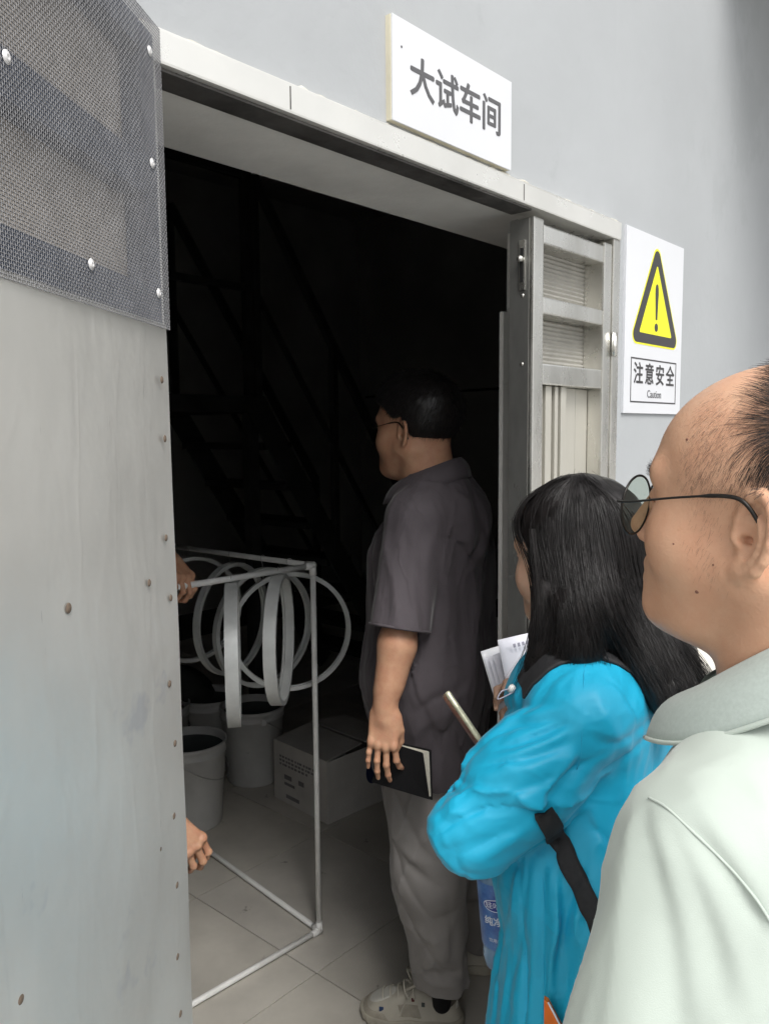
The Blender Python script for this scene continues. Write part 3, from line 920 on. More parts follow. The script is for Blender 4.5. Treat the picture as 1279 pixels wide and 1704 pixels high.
# pipe frame: corner nearest the doorway, one side along the wall, one into the room
FC = np.array([1.676, 1.777, 0.013])
FD = np.array([0.10, 0.995, 0]); FD /= np.linalg.norm(FD)
FXD = np.array([-1.0, 0.06, 0]); FXD /= np.linalg.norm(FXD)
LX, LY, HF = 0.74, 1.0, 1.195
pf = empty('pipe_frame', tuple(FC * np.array([1, 1, 0])), 0, 'white plastic pipe frame standing on the tiles with rings hanging from it', 'pipe frame')
B0 = [FC, FC + FXD * LX, FC + FXD * LX + FD * LY, FC + FD * LY]
T0_ = [p + np.array([0, 0, z]) for p, z in zip(B0, (HF - 0.013, HF - 0.013, HF - 0.045, HF - 0.045))]
def pipe(name, a, b, r=0.0088, par=pf, m=M_pvc):
    return obj(name, tube_mesh(name, local(par, [a, (np.array(a) + b) / 2, b]), r, 12), m, par)
for i in range(4):
    pipe('bottom_pipe', B0[i], B0[(i + 1) % 4])
    pipe('top_pipe', T0_[i], T0_[(i + 1) % 4])
    pipe('upright', B0[i], T0_[i])
    for c, dz in ((B0[i], 1), (T0_[i], -1)):
        nxt, prv = (B0 if dz > 0 else T0_)[(i + 1) % 4], (B0 if dz > 0 else T0_)[i - 1]
        for e in (nrm(nxt - c), nrm(prv - c), np.array([0, 0, float(dz)])):
            pipe('elbow', c - e * 0.006, c + e * 0.030, 0.0112)
def ring_thing(c, dia, yaw, label, hang, tilt=0.0, ax=0.034):
    """hoop hanging upright; yaw = direction its axis points (world z rotation)"""
    t = empty('hanging_ring', tuple(c), yaw, label, 'ring', 'rings hanging from the pipe frame')
    r = dia / 2
    prof = [(r - 0.0135, -ax / 2), (r, -ax / 2), (r, ax / 2), (r - 0.0135, ax / 2), (r - 0.0135, ax / 2 - 0.006), (r - 0.006, ax / 2 - 0.008), (r - 0.006, -ax / 2 + 0.008), (r - 0.0135, -ax / 2 + 0.006)]
    n = 72; v = []; f = []
    for i in range(n):
        a = 2 * math.pi * i / n
        for (rr, x) in prof:
            v.append((x, rr * math.cos(a), rr * math.sin(a)))
    k = len(prof)
    for i in range(n):
        for j in range(k):
            f.append((i * k + j, i * k + (j + 1) % k, ((i + 1) % n) * k + (j + 1) % k, ((i + 1) % n) * k + j))
    me = mesh_data('hoop', v, f, False)
    bm = bmesh.new(); bm.from_mesh(me); bmesh.ops.recalc_face_normals(bm, faces=bm.faces[:]); bm.to_mesh(me); bm.free()
    o = obj('hoop', me, M_ring, t, (0, 0, 0), (tilt, 0, 0))
    me.shade_smooth()
    md = o.modifiers.new('edge', 'EDGE_SPLIT'); md.split_angle = R(35)
    top = np.array([0, 0, r - 0.004])
    hl = local(t, [hang])[0]
    pts = smooth_line([top + np.array([0.004, 0, 0]), top * 0.5 + hl * 0.5 + np.array([0.003, 0.002, 0]), hl + np.array([0, 0.011, 0.004]), hl + np.array([0, 0, 0.0125]), hl + np.array([0, -0.012, 0.0])], 20)
    obj('hanging_wire', tube_mesh('hanging_wire', pts, 0.0011, 6), M_wire, t)
    obj('bolt', lathe_mesh('bolt', [(0, 0.003), (0.003, 0.0025), (0.0032, 0)], 10), M_dark, t, (0.006, (r + 0.0005) * math.sin(-0.9), (r + 0.0005) * math.cos(-0.9) * -1), (R(180) - 0.9, 0, 0))
    return t
def on_pipe(a, b, px):
    """point of a pipe seen at a pixel column"""
    best = None
    for t in np.linspace(0, 1, 400):
        p = a + (b - a) * t
        s, q = p[0] * FY - p[1] * FX, p[0] * FX + p[1] * FY
        d = q * CP - (p[2] - CAMH) * SP
        e = abs(640 + FPX * s / d - px)
        if best is None or e < best[0]:
            best = (e, p)
    return best[1]
def view_yaw(p, k):
    """yaw of an axis turned k degrees from the sight line"""
    return math.atan2(p[1], p[0]) + R(k)
ring_specs = [
    (0, 384, 0.405, 88.5, 'grey ring hanging edge-on from the near top pipe, left of the upright', 0.035),
    (0, 463, 0.385, 81, 'grey ring slightly turned, showing its bright inside, beside the upright', 0.035),
    (1, 482, 0.385, 8, 'rightmost ring, facing the doorway and passing behind the white upright', 0.020),
    (1, 438, 0.400, 38, 'ring turned half sideways behind the two edge-on rings', 0.022),
    (1, 384, 0.395, 52, 'ring seen as a narrow oval behind the leftmost edge-on ring', 0.022),
    (1, 318, 0.400, 25, 'ring partly hidden by the open door leaf', 0.022)]
for side, px, dia, k, lab, ax in ring_specs:
    hp_ = on_pipe(T0_[0], T0_[1], px) if side == 0 else on_pipe(T0_[0], T0_[3], px)
    c = hp_ - np.array([0, 0, dia / 2 + (0.012 if side == 0 else 0.03)])
    ring_thing(c, dia, view_yaw(c, k), lab, hp_, R(1.5), ax)

# pails
def pail_proto():
    t = empty('paint_pail', (0, 0, 0), 0, 'x x x x', 'pail', 'pails on the workshop floor')
    prof = [(0, 0.002), (0.118, 0.0), (0.122, 0.006), (0.142, 0.300), (0.146, 0.302), (0.146, 0.312), (0.143, 0.314), (0.144, 0.335), (0.149, 0.337), (0.149, 0.350), (0.144, 0.352), (0.139, 0.340), (0.137, 0.30), (0.12, 0.02), (0, 0.015)]
    obj('pail_body', lathe_mesh('pail_body', prof, 44), M_pail, t)
    obj('contents', lathe_mesh('contents', [(0, 0.318), (0.138, 0.317)], 32), M_lid, t)
    a = np.linspace(-1.0, 1.0, 31)
    pts = [(0.150 * math.sin(x * math.pi / 2), -0.150 * math.cos(x * math.pi / 2) - 0.004, 0.315 - 0.11 * math.cos(x * math.pi / 2)) for x in a]
    obj('bail', tube_mesh('bail', pts, 0.0022, 6), M_wire, t)
    for s in (-1, 1):
        bm = bmesh.new(); bm_box(bm, (s * 0.149, 0, 0.310), (0.010, 0.024, 0.030), None, 0.003); from_bm('lug', bm, M_pail, t)
    return t
pail0 = pail_proto()
def place_pail(px, py, label, rz, s=1.0):
    global pail_used
    f = on_z(px, py, 0.0); d = nrm(np.array([f[0], f[1], 0])) * 0.118 * s
    o = pail0 if not pail_used else dup(pail0)
    pail_used = True
    o.location = (f[0] + d[0], f[1] + d[1], 0.0); o.rotation_euler = (0, 0, rz); o.scale = (s, s, s)
    o['label'] = label
pail_used = False
place_pail(322, 1388, 'nearest white pail with its wire bail hanging down, beside the door leaf', R(30))
place_pail(424, 1311, 'white pail standing left of the carton', R(70))
place_pail(352, 1288, 'white pail behind the nearest pail', R(-20))
place_pail(268, 1310, 'white pail farthest left, mostly hidden by the door leaf', R(10))

# carton
bx = empty('carton', tuple(on_z(546, 1373)), R(-4), 'grey cardboard carton with printed lines standing on the tiles', 'carton')
CLX, CLY, CLZ, ct = 0.42, 0.36, 0.265, 0.005
def cbox(name, x0, x1, y0, y1, z0, z1, m, bev=0.0015, rot=None):
    bm = bmesh.new(); bm_box(bm, ((x0 + x1) / 2, (y0 + y1) / 2, (z0 + z1) / 2), (x1 - x0, y1 - y0, z1 - z0), rot, bev)
    return from_bm(name, bm, m, bx)
cbox('side', 0, ct, 0, CLY, 0.001, CLZ, M_card); cbox('side', CLX - ct, CLX, 0, CLY, 0.001, CLZ, M_card)
cbox('side', ct, CLX - ct, 0, ct, 0.001, CLZ, M_card); cbox('side', ct, CLX - ct, CLY - ct, CLY, 0.001, CLZ, M_card)
cbox('bottom', ct, CLX - ct, ct, CLY - ct, 0.001, 0.006, M_cardtop)
cbox('flap', 0.0, 0.20, 0.004, CLY - 0.004, CLZ + 0.010, CLZ + 0.014, M_card, rot=Matrix.Rotation(R(-6), 3, 'Y'))
cbox('flap', 0.212, CLX, 0.004, CLY - 0.004, CLZ + 0.012, CLZ + 0.016, M_card, rot=Matrix.Rotation(R(7), 3, 'Y'))
cbox('tape', 0.2, 0.214, 0.006, CLY - 0.006, CLZ - 0.001, CLZ + 0.001, M_cardtop)
random.seed(3)
for r_ in range(3):                          # rows of small print on the face towards the door leaf
    y = 0.05
    while y < 0.30 - 0.03 * r_:
        w = random.uniform(0.008, 0.018)
        bm = bmesh.new(); bm_box(bm, (-0.0008, CLY - y, 0.205 - 0.017 * r_), (0.001, w, 0.009)); from_bm('print_mark', bm, M_print, bx)
        y += w + 0.008
for (y, z, w, h_) in ((0.10, 0.12, 0.05, 0.020), (0.19, 0.12, 0.035, 0.020), (0.11, 0.09, 0.07, 0.012), (0.13, 0.035, 0.09, 0.016)):
    bm = bmesh.new(); bm_box(bm, (-0.0008, CLY - y, z), (0.001, w, h_)); from_bm('print_mark', bm, M_print, bx)
a_ = np.linspace(0, 2 * math.pi, 24, endpoint=False)
em = mesh_data('emblem', [(0.26 + 0.045 * math.cos(x), -0.0012, 0.15 + 0.055 * math.sin(x)) for x in a_], [tuple(range(24))])
obj('emblem', em, M_printb, bx)

# dark sacks behind the pails
def sack(c, r, label, seed):
    c = np.array(c)
    f = lambda P: smax(ell(P, c + np.array([0, 0, r[2] * 0.8]), r) - 0.02 * folds(P, (0.2, 0.1, 1), 9, 0.3, 1.2, seed), -(P[:, 2] - 0.002), 0.01)
    v, q = sdf_grid(f, c - np.array([r[0] + 0.06, r[1] + 0.06, 0.02]), c + np.array([r[0] + 0.06, r[1] + 0.06, r[2] * 2 + 0.06]), 0.016)
    o = obj('sack', mesh_data('sack', v - c, q, True), M_sack, None, tuple(c))
    tag(o, label, 'sack', 'sacks at the back of the workshop')
sack((2.15, 3.35, 0), (0.28, 0.24, 0.26), 'dark slumped sack on the floor behind the carton', 1.0)
sack((1.55, 3.45, 0), (0.30, 0.25, 0.30), 'dark slumped sack on the floor behind the pails', 3.0)

# steel stair with landing
stair = empty('stair', (2.64, 3.2, 0), 0, 'dark steel stair with handrails climbing to a landing inside the workshop', 'stair')
def bar(name, a, b, w, h_, par, m=M_iron):
    a, b = np.array(a, float), np.array(b, float)
    d = nrm(b - a); s = nrm(np.cross(d, [0, 1.0, 0.001])) if abs(d[1]) < 0.9 else nrm(np.cross(d, [0, 0, 1.0])); u = np.cross(s, d)
    bm = bmesh.new(); bm_box(bm, (0, 0, 0), (np.linalg.norm(b - a), w, h_), Matrix([[d[i], u[i], s[i]] for i in range(3)]), 0.002)
    o = from_bm(name, bm, m, par); o.location = local(par, [(a + b) / 2])[0]
    return o
SX0, SZ0, SX1 = 2.64, 1.75, 3.80
for y in (3.2, 3.92):
    bar('stringer', (SX0, y, SZ0), (SX1, y, 0.03), 0.012, 0.13, stair)
    bar('handrail', (2.66, y, 2.86), (3.74, y, 1.28), 0.04, 0.04, stair)
    bar('guard_rail', (2.66, y, 2.30), (3.74, y, 0.74), 0.025, 0.025, stair)
    for x in (2.66, 3.2, 3.74):
        zb_ = SZ0 - (x - SX0) * (SZ0 - 0.03) / (SX1 - SX0)
        bar('post', (x, y, max(0.02, zb_)), (x, y, 2.86 - (x - 2.66) * 1.58 / 1.08), 0.035, 0.035, stair)
for i in range(7):
    z = SZ0 - 0.22 * (i + 1); x = SX0 + (SZ0 - z) * (SX1 - SX0) / (SZ0 - 0.03)
    bar('tread', (x, 3.208, z), (x, 3.912, z), 0.035, 0.20, stair)
box('landing', 0.6, 2.66, 3.15, 4.3, 1.70, 1.78, M_iron, stair, 0.003)
for x in (0.9, 1.9, 2.6):
    box('landing_post', x, x + 0.06, 3.2, 3.26, 0.0, 1.695, M_iron, stair, 0.003)
    box('guard_post', x, x + 0.04, 3.2, 3.24, 1.785, 2.86, M_iron, stair, 0.003)
for z in (2.30, 2.84):
    box('guard_rail', 0.6, 2.655, 3.205, 3.235, z, z + 0.035, M_iron, stair, 0.003)
# a cable along the wall right of the stair
cb = obj('wall_cable', tube_mesh('wall_cable', [(6.38, 1.1, 2.02), (6.385, 2.0, 1.98), (6.385, 3.4, 2.0), (6.385, 5.9, 1.97)], 0.012, 6), M_dark)
tag(cb, 'thin dark cable running along the far workshop wall', 'cable')

# ================================================================== people
M_skin = mat('skin_tan', (0.60, 0.365, 0.24), 0.46, var=0.10, vscale=24, detail=9, sss=0.10, bump=0.5, bscale=360, bdist=0.0010, spec=0.4, rvar=0.10, col2=(0.55, 0.295, 0.185), spots=((0.30, 0.14, 0.09), 80, 0.725))
M_skin_f = mat('skin_fair', (0.56, 0.35, 0.25), 0.5, var=0.08, vscale=25, sss=0.25, spec=0.35, bump=0.1, bscale=400, bdist=0.0006)
M_hair = mat('black_hair', (0.014, 0.012, 0.012), 0.40, var=0.3, vscale=60, spec=0.45)
M_mole = mat('mole', (0.20, 0.09, 0.06), 0.6)
M_fuzz = mat('fine_fuzz', (0.10, 0.075, 0.06), 0.6, var=0.2, vscale=60)
M_hair_g = mat('thin_hair', (0.035, 0.032, 0.032), 0.45, var=0.3, vscale=60, spec=0.5)
M_polo = mat('mint_polo', (0.44, 0.495, 0.45), 0.85, var=0.03, vscale=6, sheen=0.25, bump=0.30, bscale=1100, bdist=0.0007, spec=0.2)
M_collar = mat('mint_collar', (0.40, 0.455, 0.425), 0.9, var=0.04, vscale=300, stretch=(1, 1, 1), bump=0.4, bscale=900, bdist=0.0006, sheen=0.2, spec=0.15)
M_trou = mat('dark_trousers', (0.05, 0.05, 0.055), 0.85, var=0.1, bump=0.2, bscale=300)
M_shoe_b = mat('black_leather', (0.02, 0.02, 0.02), 0.4, var=0.1)
M_frame = mat('spectacle_metal', (0.03, 0.028, 0.026), 0.3, metal=0.7)
M_lens = mat('spectacle_lens', (0.74, 0.82, 0.75), 0.02, trans=1.0, var=0.0, ior=1.12)

def glasses(parent, base, O, M, sc, rx=0.0265, rz=0.0240, y=0.1025, z0=-0.003, name='glasses'):
    """metal spectacles in head coordinates, as children of the wearer"""
    T = lambda p: (np.asarray(O) + (M @ (np.asarray(p, float) * sc).T).T) - np.asarray(base)
    g = bpy.data.objects.new(name, None); COL.objects.link(g); g.parent = parent
    a = np.linspace(0, 2 * math.pi, 48, endpoint=False)
    for sx in (-1, 1):
        ring = np.stack([sx * (0.034 + rx * np.cos(a)), y - 0.10 * (rx * np.cos(a)) * 0.6 + 0.0 * a, z0 + rz * np.sin(a) * (1 + 0.12 * (np.sin(a) < 0))], 1)
        obj('lens_rim', tube_mesh('lens_rim', [T(p) for p in ring], 0.0011, 8, closed=True), M_frame, g)
        c = T((sx * 0.034, y + 0.0006, z0)); c2 = T((sx * 0.034, y - 0.0006, z0))
        n = len(ring); v = [T(p + np.array([0, 0.0006, 0])) for p in ring] + [T(p - np.array([0, 0.0006, 0])) for p in ring] + [c, c2]
        f = [(i, (i + 1) % n, 2 * n) for i in range(n)] + [(n + (i + 1) % n, n + i, 2 * n + 1) for i in range(n)] + [(i, n + i, n + (i + 1) % n, (i + 1) % n) for i in range(n)]
        obj('lens', mesh_data('lens', v, f, False), M_lens, g)
        tp = smooth_line([(sx * (0.034 + rx), y - 0.002, z0 + 0.006), (sx * (0.034 + rx + 0.009), y - 0.003, z0 + 0.007), (sx * (0.034 + rx + 0.013), y - 0.02, z0 + 0.010),
                          (sx * 0.0765, 0.045, 0.016), (sx * 0.0805, 0.006, 0.023), (sx * 0.0815, -0.010, 0.018), (sx * 0.081, -0.024, -0.002), (sx * 0.079, -0.030, -0.016)], 40)
        rad = np.where(np.arange(40) < 20, 0.0010, 0.0017)
        obj('temple_arm', tube_mesh('temple_arm', [T(p) for p in tp], rad, 8), M_frame, g)
        pad = smooth_line([(sx * 0.012, y - 0.001, z0 + 0.004), (sx * 0.0095, y - 0.008, z0 + 0.004), (sx * 0.0105, y - 0.012, z0 - 0.004)], 10)
        obj('nose_pad', tube_mesh('nose_pad', [T(p) for p in pad], [0.0006] * 6 + [0.0012, 0.002, 0.0024, 0.0015], 6), M_frame, g)
    br = smooth_line([(-0.034 + rx * 0.93, y, z0 + 0.007), (-0.004, y + 0.002, z0 + 0.011), (0.004, y + 0.002, z0 + 0.011), (0.034 - rx * 0.93, y, z0 + 0.007)], 12)
    obj('bridge', tube_mesh('bridge', [T(p) for p in br], 0.001, 8), M_frame, g)
    return g
def grow(roots, normals, comb, length, K=5, lift=0.5, jit=0.25, curl=0.35):
    """short hairs: start along the normal, bend to the comb direction"""
    N = len(roots)
    out = np.zeros((N, K, 3)); p = roots.copy(); out[:, 0] = p
    comb = comb - normals * (comb * normals).sum(1, keepdims=True)
    comb = comb / (np.linalg.norm(comb, axis=1, keepdims=True) + 1e-6)
    d = normals * lift + comb * (1 - lift) + rng.normal(size=(N, 3)) * jit
    d /= np.linalg.norm(d, axis=1, keepdims=True)
    for k in range(1, K):
        p = p + d * (length / (K - 1))[:, None]
        out[:, k] = p
        d = d * (1 - curl) + comb * curl
        d /= np.linalg.norm(d, axis=1, keepdims=True)
    return out
def scatter(verts, faces, w, n):
    """n random points on quads, weighted by w(points) ; returns points and normals"""
    q = verts[faces]
    c = q.mean(1)
    nn = np.cross(q[:, 2] - q[:, 0], q[:, 3] - q[:, 1]); ar = np.linalg.norm(nn, axis=1)
    pr = ar * w(c); pr = pr / pr.sum()
    i = rng.choice(len(c), n, p=pr)
    u = rng.random((n, 2))
    p = (q[i, 0] * ((1 - u[:, :1]) * (1 - u[:, 1:])) + q[i, 1] * (u[:, :1] * (1 - u[:, 1:])) + q[i, 2] * (u[:, :1] * u[:, 1:]) + q[i, 3] * ((1 - u[:, :1]) * u[:, 1:]))
    return p, nn[i] / (ar[i][:, None] + 1e-12)
sstep = lambda x, a, b: np.clip((x - a) / (b - a), 0, 1)

def person_polo():
    O = V(1290, 853.5, 0.664); M = axes(R(46), R(5.2), R(3.8)); sc = 1.04
    base = np.array([O[0] + 0.04, O[1] - 0.02, 0.0])
    root = person_root(base, 'balding man in a pale mint polo shirt and thin glasses, nearest at right')
    hs = in_frame(lambda P: head_sdf(P, fat=0.0015, ears=(-1, 1), mouth=0.002), O, M, sc)
    B = Sculpt()
    # head + neck
    cn = np.array([O + M @ (np.array(c) * sc) for c in [(x, y, z) for x in (-0.1, 0.1) for y in (-0.12, 0.14) for z in (-0.21, 0.15)]])
    hv, hf = sdf_grid(hs, cn.min(0), cn.max(0), 0.0020)
    B.raw(hv, hf)
    # body axes
    A_ = axes(R(40)); X, Y = A_[:, 0], A_[:, 1]
    N = O + M @ np.array([0, -0.045, -0.175])
    SL = V(1195, 1432, 0.565); SR = N + X * 0.19 + np.array([0, 0, SL[2] - N[2]])
    T0 = N + np.array([0, 0, -0.12]); T1 = np.array([N[0], N[1], 0.92]) + Y * 0.01
    EL = V(1106, 1880, 0.545); ER = SR + np.array([0, 0, -0.29]) + X * 0.05
    WL = EL + Y * 0.16 + np.array([0, 0, -0.20]); WR = ER + Y * 0.10 + np.array([0, 0, -0.23])
    hip = np.array([N[0], N[1], 0.90])
    def skin(P):
        d = rbox(P, (T0 + T1) / 2, (0.15, 0.095, 0.27), 0.09, A_)
        for S_, E_, W_ in ((SL, EL, WL), (SR, ER, WR)):
            d = smin(d, chain(P, [S_, E_, W_, W_ + np.array([0, 0, -0.09]) + Y * 0.02], [0.05, 0.042, 0.03, 0.026], 0.02), 0.03)
        d = smin(d, rc(P, N + np.array([0, 0, 0.03]), N + np.array([0, 0, -0.1]), 0.06, 0.07), 0.03)
        for sx in (-1, 1):
            h_ = hip + X * sx * 0.09
            d = smin(d, chain(P, [h_, h_ + np.array([0, 0, -0.42]) + Y * 0.02, h_ + np.array([0, 0, -0.82])], [0.085, 0.055, 0.04], 0.02), 0.03)
        return d
    B.add(skin, base + np.array([-0.42, -0.32, 0.04]), base + np.array([0.42, 0.42, 1.36]), 0.012)
    B.build('body', M_skin, root, base)
    # polo shirt
    NB = N + np.array([0, 0, 0.006]); NC = N + np.array([0, 0, 0.042])
    def shirt(P):
        d = rbox(P, (T0 + T1) / 2 + np.array([0, 0, -0.02]), (0.185, 0.122, 0.28), 0.115, A_)
        d = smin(d, rc(P, NB, SL + np.array([0, 0, 0.006]), 0.056, 0.057), 0.04)
        d = smin(d, rc(P, NB, SR + np.array([0, 0, 0.006]), 0.056, 0.057), 0.04)
        d = smin(d, rc(P, NB - Y * 0.02 - np.array([0, 0, 0.09]), T1 - Y * 0.02, 0.10, 0.10), 0.05)
        sl = smin(rc(P, SL, SL + (EL - SL) * 0.80, 0.064, 0.078), rc(P, SR, SR + (ER - SR) * 0.8, 0.064, 0.078), 0.001)
        d = smin(d, sl, 0.018)
        # the seam where sleeve meets body sinks slightly
        w = wt(P, SL + X * 0.10 + np.array([0, 0, -0.05]), 0.22)
        d = d - w * 0.017 * folds(P, nrm(-X * 0.55 + np.array([0, 0, 1.0]) - Y * 0.15), 17, 0.16, 1.3, 2.0)
        w2 = wt(P, SL + (EL - SL) * 0.55, 0.26)
        d = d - w2 * 0.014 * folds(P, nrm(EL - SL), 15, 0.16, 1.2, 5.0)
        d = d - 0.0030 * vnoise(P * 11)
        # hem and cuffs
        d = smax(d, -(P[:, 2] - 0.86), 0.004)
        cd = nrm(EL - SL); cut = ((P - (SL + (EL - SL) * 0.88)) @ cd)
        nearL = rc(P, SL, EL, 0.12, 0.12)
        d = np.where(nearL < 0.0, smax(d, cut.astype(np.float32), 0.004), d)
        # neck opening
        d = smax(d, -rc(P, N + np.array([0, 0, -0.03]) + Y * 0.012, N + np.array([0, 0, 0.12]) + Y * 0.05, 0.062, 0.075), 0.006)
        return d
    shirt = creased(shirt, [
        ([1165, 1200, 1240, 1290, 1330], [1340, 1395, 1455, 1540, 1620], 0.0055, 0.010), ([1150, 1190, 1230, 1290], [1375, 1425, 1480, 1570], -0.0060, 0.008),
        ([1072, 1085, 1105, 1120, 1130], [1345, 1420, 1500, 1600, 1704], -0.0060, 0.012), ([1088, 1110, 1140, 1160], [1350, 1430, 1540, 1704], 0.0050, 0.014),
        ([1110, 1150, 1185, 1210], [1370, 1450, 1560, 1690], -0.0055, 0.014), ([1135, 1180, 1225, 1260], [1400, 1480, 1590, 1700], 0.0045, 0.014),
        ([1056, 1045, 1035, 1022], [1340, 1420, 1500, 1600], 0.0035, 0.010), ([1200, 1240, 1279, 1320], [1290, 1320, 1360, 1420], -0.0030, 0.014)])
    S_ = Sculpt(); S_.add(shirt, base + np.array([-0.36, -0.34, 0.82]), base + np.array([0.34, 0.36, 1.44]), 0.0036)
    S_.build('polo_shirt', M_polo, root, base)
    # seam of the sleeve
    pts = march([1080, 1090, 1110, 1150, 1195, 1235, 1279, 1330], [1328, 1333, 1345, 1382, 1425, 1468, 1530, 1640], shirt)
    obj('sleeve_seam', tube_mesh('sleeve_seam', smooth_line(pts, 40) - base, 0.0011, 8), M_polo, root)
    # turned-down collar
    th = np.linspace(-150, 150, 61)
    top, bot, mid, no = [], [], [], []
    for t in np.radians(th):
        # t = 0 at the nape, +-150 at the front
        dr = -Y * math.cos(t) + X * math.sin(t)
        fr_ = (1 - math.cos(t)) / 2
        z_t = 0.085 - 0.060 * fr_ - 0.050 * fr_ ** 2; z_b = 0.032 - 0.058 * fr_ - 0.050 * fr_ ** 2
        c = NC + Y * 0.016 * fr_
        top.append(c + dr * (0.0665 + 0.010 * fr_) + np.array([0, 0, z_t]))
        bot.append(c + dr * (0.098 + 0.020 * fr_) + np.array([0, 0, z_b + 0.004 * math.sin(t * 4)]))
        no.append(nrm(dr * 0.75 + np.array([0, 0, 0.66])))
    top, bot, no = map(np.array, (top, bot, no))
    rows = [top * (1 - u) + bot * u + no * 0.010 * math.sin(math.pi * u) for u in np.linspace(0, 1, 9)]
    inner = [top * (1 - u) + (top + np.array([0, 0, -0.05]) + (top - NC) * np.array([0.02, 0.02, 0])) * u for u in (0.0, 0.5, 1.0)]
    v = np.concatenate(rows + [r - no * 0.0035 for r in rows[::-1]] + inner[1:])
    nr = len(rows) * 2 + 2; K = len(th)
    f = np.array([(i * K + j, i * K + j + 1, (i + 1) * K + j + 1, (i + 1) * K + j) for i in range(nr - 1) for j in range(K - 1)])
    obj('collar', mesh_data('collar', v - base, f, True), M_collar, root)
    obj('collar_edge', tube_mesh('collar_edge', bot - base, 0.0022, 6), M_polo, root)
    # trousers and shoes
    def trousers(P):
        d = rbox(P, hip + np.array([0, 0, -0.02]), (0.175, 0.115, 0.13), 0.10, A_)
        for sx in (-1, 1):
            h_ = hip + X * sx * 0.092
            d = smin(d, chain(P, [h_, h_ + np.array([0, 0, -0.42]) + Y * 0.02, h_ + np.array([0, 0, -0.84])], [0.10, 0.075, 0.065], 0.02), 0.03)
        return smax(d, -(P[:, 2] - 0.03), 0.004)
    S_ = Sculpt(); S_.add(trousers, base + np.array([-0.34, -0.3, 0.0]), base + np.array([0.34, 0.3, 1.0]), 0.012)
    S_.build('trousers', M_trou, root, base)
    for sx in (-1, 1):
        c = np.array([hip[0], hip[1], 0]) + X * sx * 0.092
        def shoe(P):
            d = smin(ell(P, c + Y * 0.10 + np.array([0, 0, 0.03]), (0.047, 0.09, 0.045), A_), ell(P, c + np.array([0, 0, 0.045]), (0.043, 0.075, 0.06), A_), 0.03)
            return smax(d, -(P[:, 2] - 0.002), 0.004)
        S_ = Sculpt(); S_.add(shoe, c + np.array([-0.22, -0.22, -0.02]), c + np.array([0.22, 0.22, 0.13]), 0.008)
        S_.build('shoe', M_shoe_b, root, base)
    glasses(root, base, O, M, sc)
    for (px, py, r_) in ((1159, 985, 0.0017), (1143, 731, 0.0013), (1186, 940, 0.0010), (1120, 905, 0.0009)):
        mp = march([px], [py], hs)[0]; mn = grad(hs, mp[None])[0]
        S2 = Sculpt(); S2.add(lambda P: ell(P, mp - mn * r_ * 0.3, (r_, r_, r_)), mp - r_ * 1.8, mp + r_ * 1.8, r_ * 0.35); S2.build('mole', M_mole, root, base)
    # hair: canonical head coordinates decide where it grows
    toc = lambda p: ((p - O) @ M) / sc
    def dense(c):
        q = toc(c)
        ang = q[:, 1]
        side = sstep(q[:, 2], 0.005, 0.03) * sstep(-q[:, 1], -0.012, 0.020)
        topw = sstep(q[:, 2], 0.05, 0.075) * sstep(-q[:, 1], -0.012, 0.022)
        back = sstep(-q[:, 1], 0.035, 0.05) * sstep(q[:, 2], -0.075, -0.05)
        ear_ = np.sqrt((q[:, 1] + 0.012) ** 2 + (q[:, 2] - 0.0) ** 2)
        w = np.maximum(np.maximum(side, topw), back)
        return w ** 2 * sstep(ear_, 0.028, 0.036) * (np.abs(q[:, 0]) < 0.09)
    p, n = scatter(hv, hf, dense, 26000)
    q = toc(p)
    L = 0.006 + 0.010 * sstep(q[:, 2], 0.03, 0.075) + rng.random(len(p)) * 0.004
    comb = (M @ np.array([0, 0.25, -0.9]))[None] * (1 - sstep(q[:, 2], 0.05, 0.09))[:, None] + (M @ np.array([-0.15, 0.75, 0.35]))[None] * sstep(q[:, 2], 0.05, 0.09)[:, None]
    comb /= np.linalg.norm(comb, axis=1, keepdims=True)
    hr = strand_mesh('hair', grow(p - n * 0.0005, n, comb, L, 5, 0.26, 0.10, 0.30), 0.00013, 0.00005, M_hair_g, root, base)
    # fine temple fuzz and sideburn
    def fuzz(c):
        q = toc(c)
        a = sstep(q[:, 1], -0.02, 0.01) * (1 - sstep(q[:, 1], 0.030, 0.052)) * sstep(q[:, 2], 0.012, 0.03) * (1 - sstep(q[:, 2], 0.075, 0.10))
        b = np.exp(-((q[:, 1] - 0.022) / 0.010) ** 2) * sstep(q[:, 2], -0.058, -0.035) * (1 - sstep(q[:, 2], 0.012, 0.022)) * 0.22
        return (a + b) * (q[:, 0] < 0)
    p, n = scatter(hv, hf, fuzz, 1500)
    comb = np.repeat((M @ nrm([0, 0.25, -0.95]))[None], len(p), 0)
    strand_mesh('sideburn', grow(p, n, comb, 0.003 + 0.004 * rng.random(len(p)), 4, 0.25, 0.12, 0.4), 0.000045, 0.000022, M_fuzz, root, base)
    def brow(c):
        q = toc(c)
        return np.exp(-((q[:, 2] - 0.029 + 0.25 * (np.abs(q[:, 0]) - 0.035) ** 2 / 0.02) / 0.0035) ** 2) * (np.abs(q[:, 0]) > 0.012) * (np.abs(q[:, 0]) < 0.052) * (q[:, 1] > 0.05)
    p, n = scatter(hv, hf, brow, 260)
    sx = np.sign(toc(p)[:, 0])
    comb = np.stack([M @ nrm([s, -0.25, 0.35]) for s in sx])
    strand_mesh('eyebrow', grow(p, n, comb, 0.006 + 0.004 * rng.random(len(p)), 4, 0.3, 0.12, 0.4), 0.00009, 0.00004, M_hair, root, base)
    return root

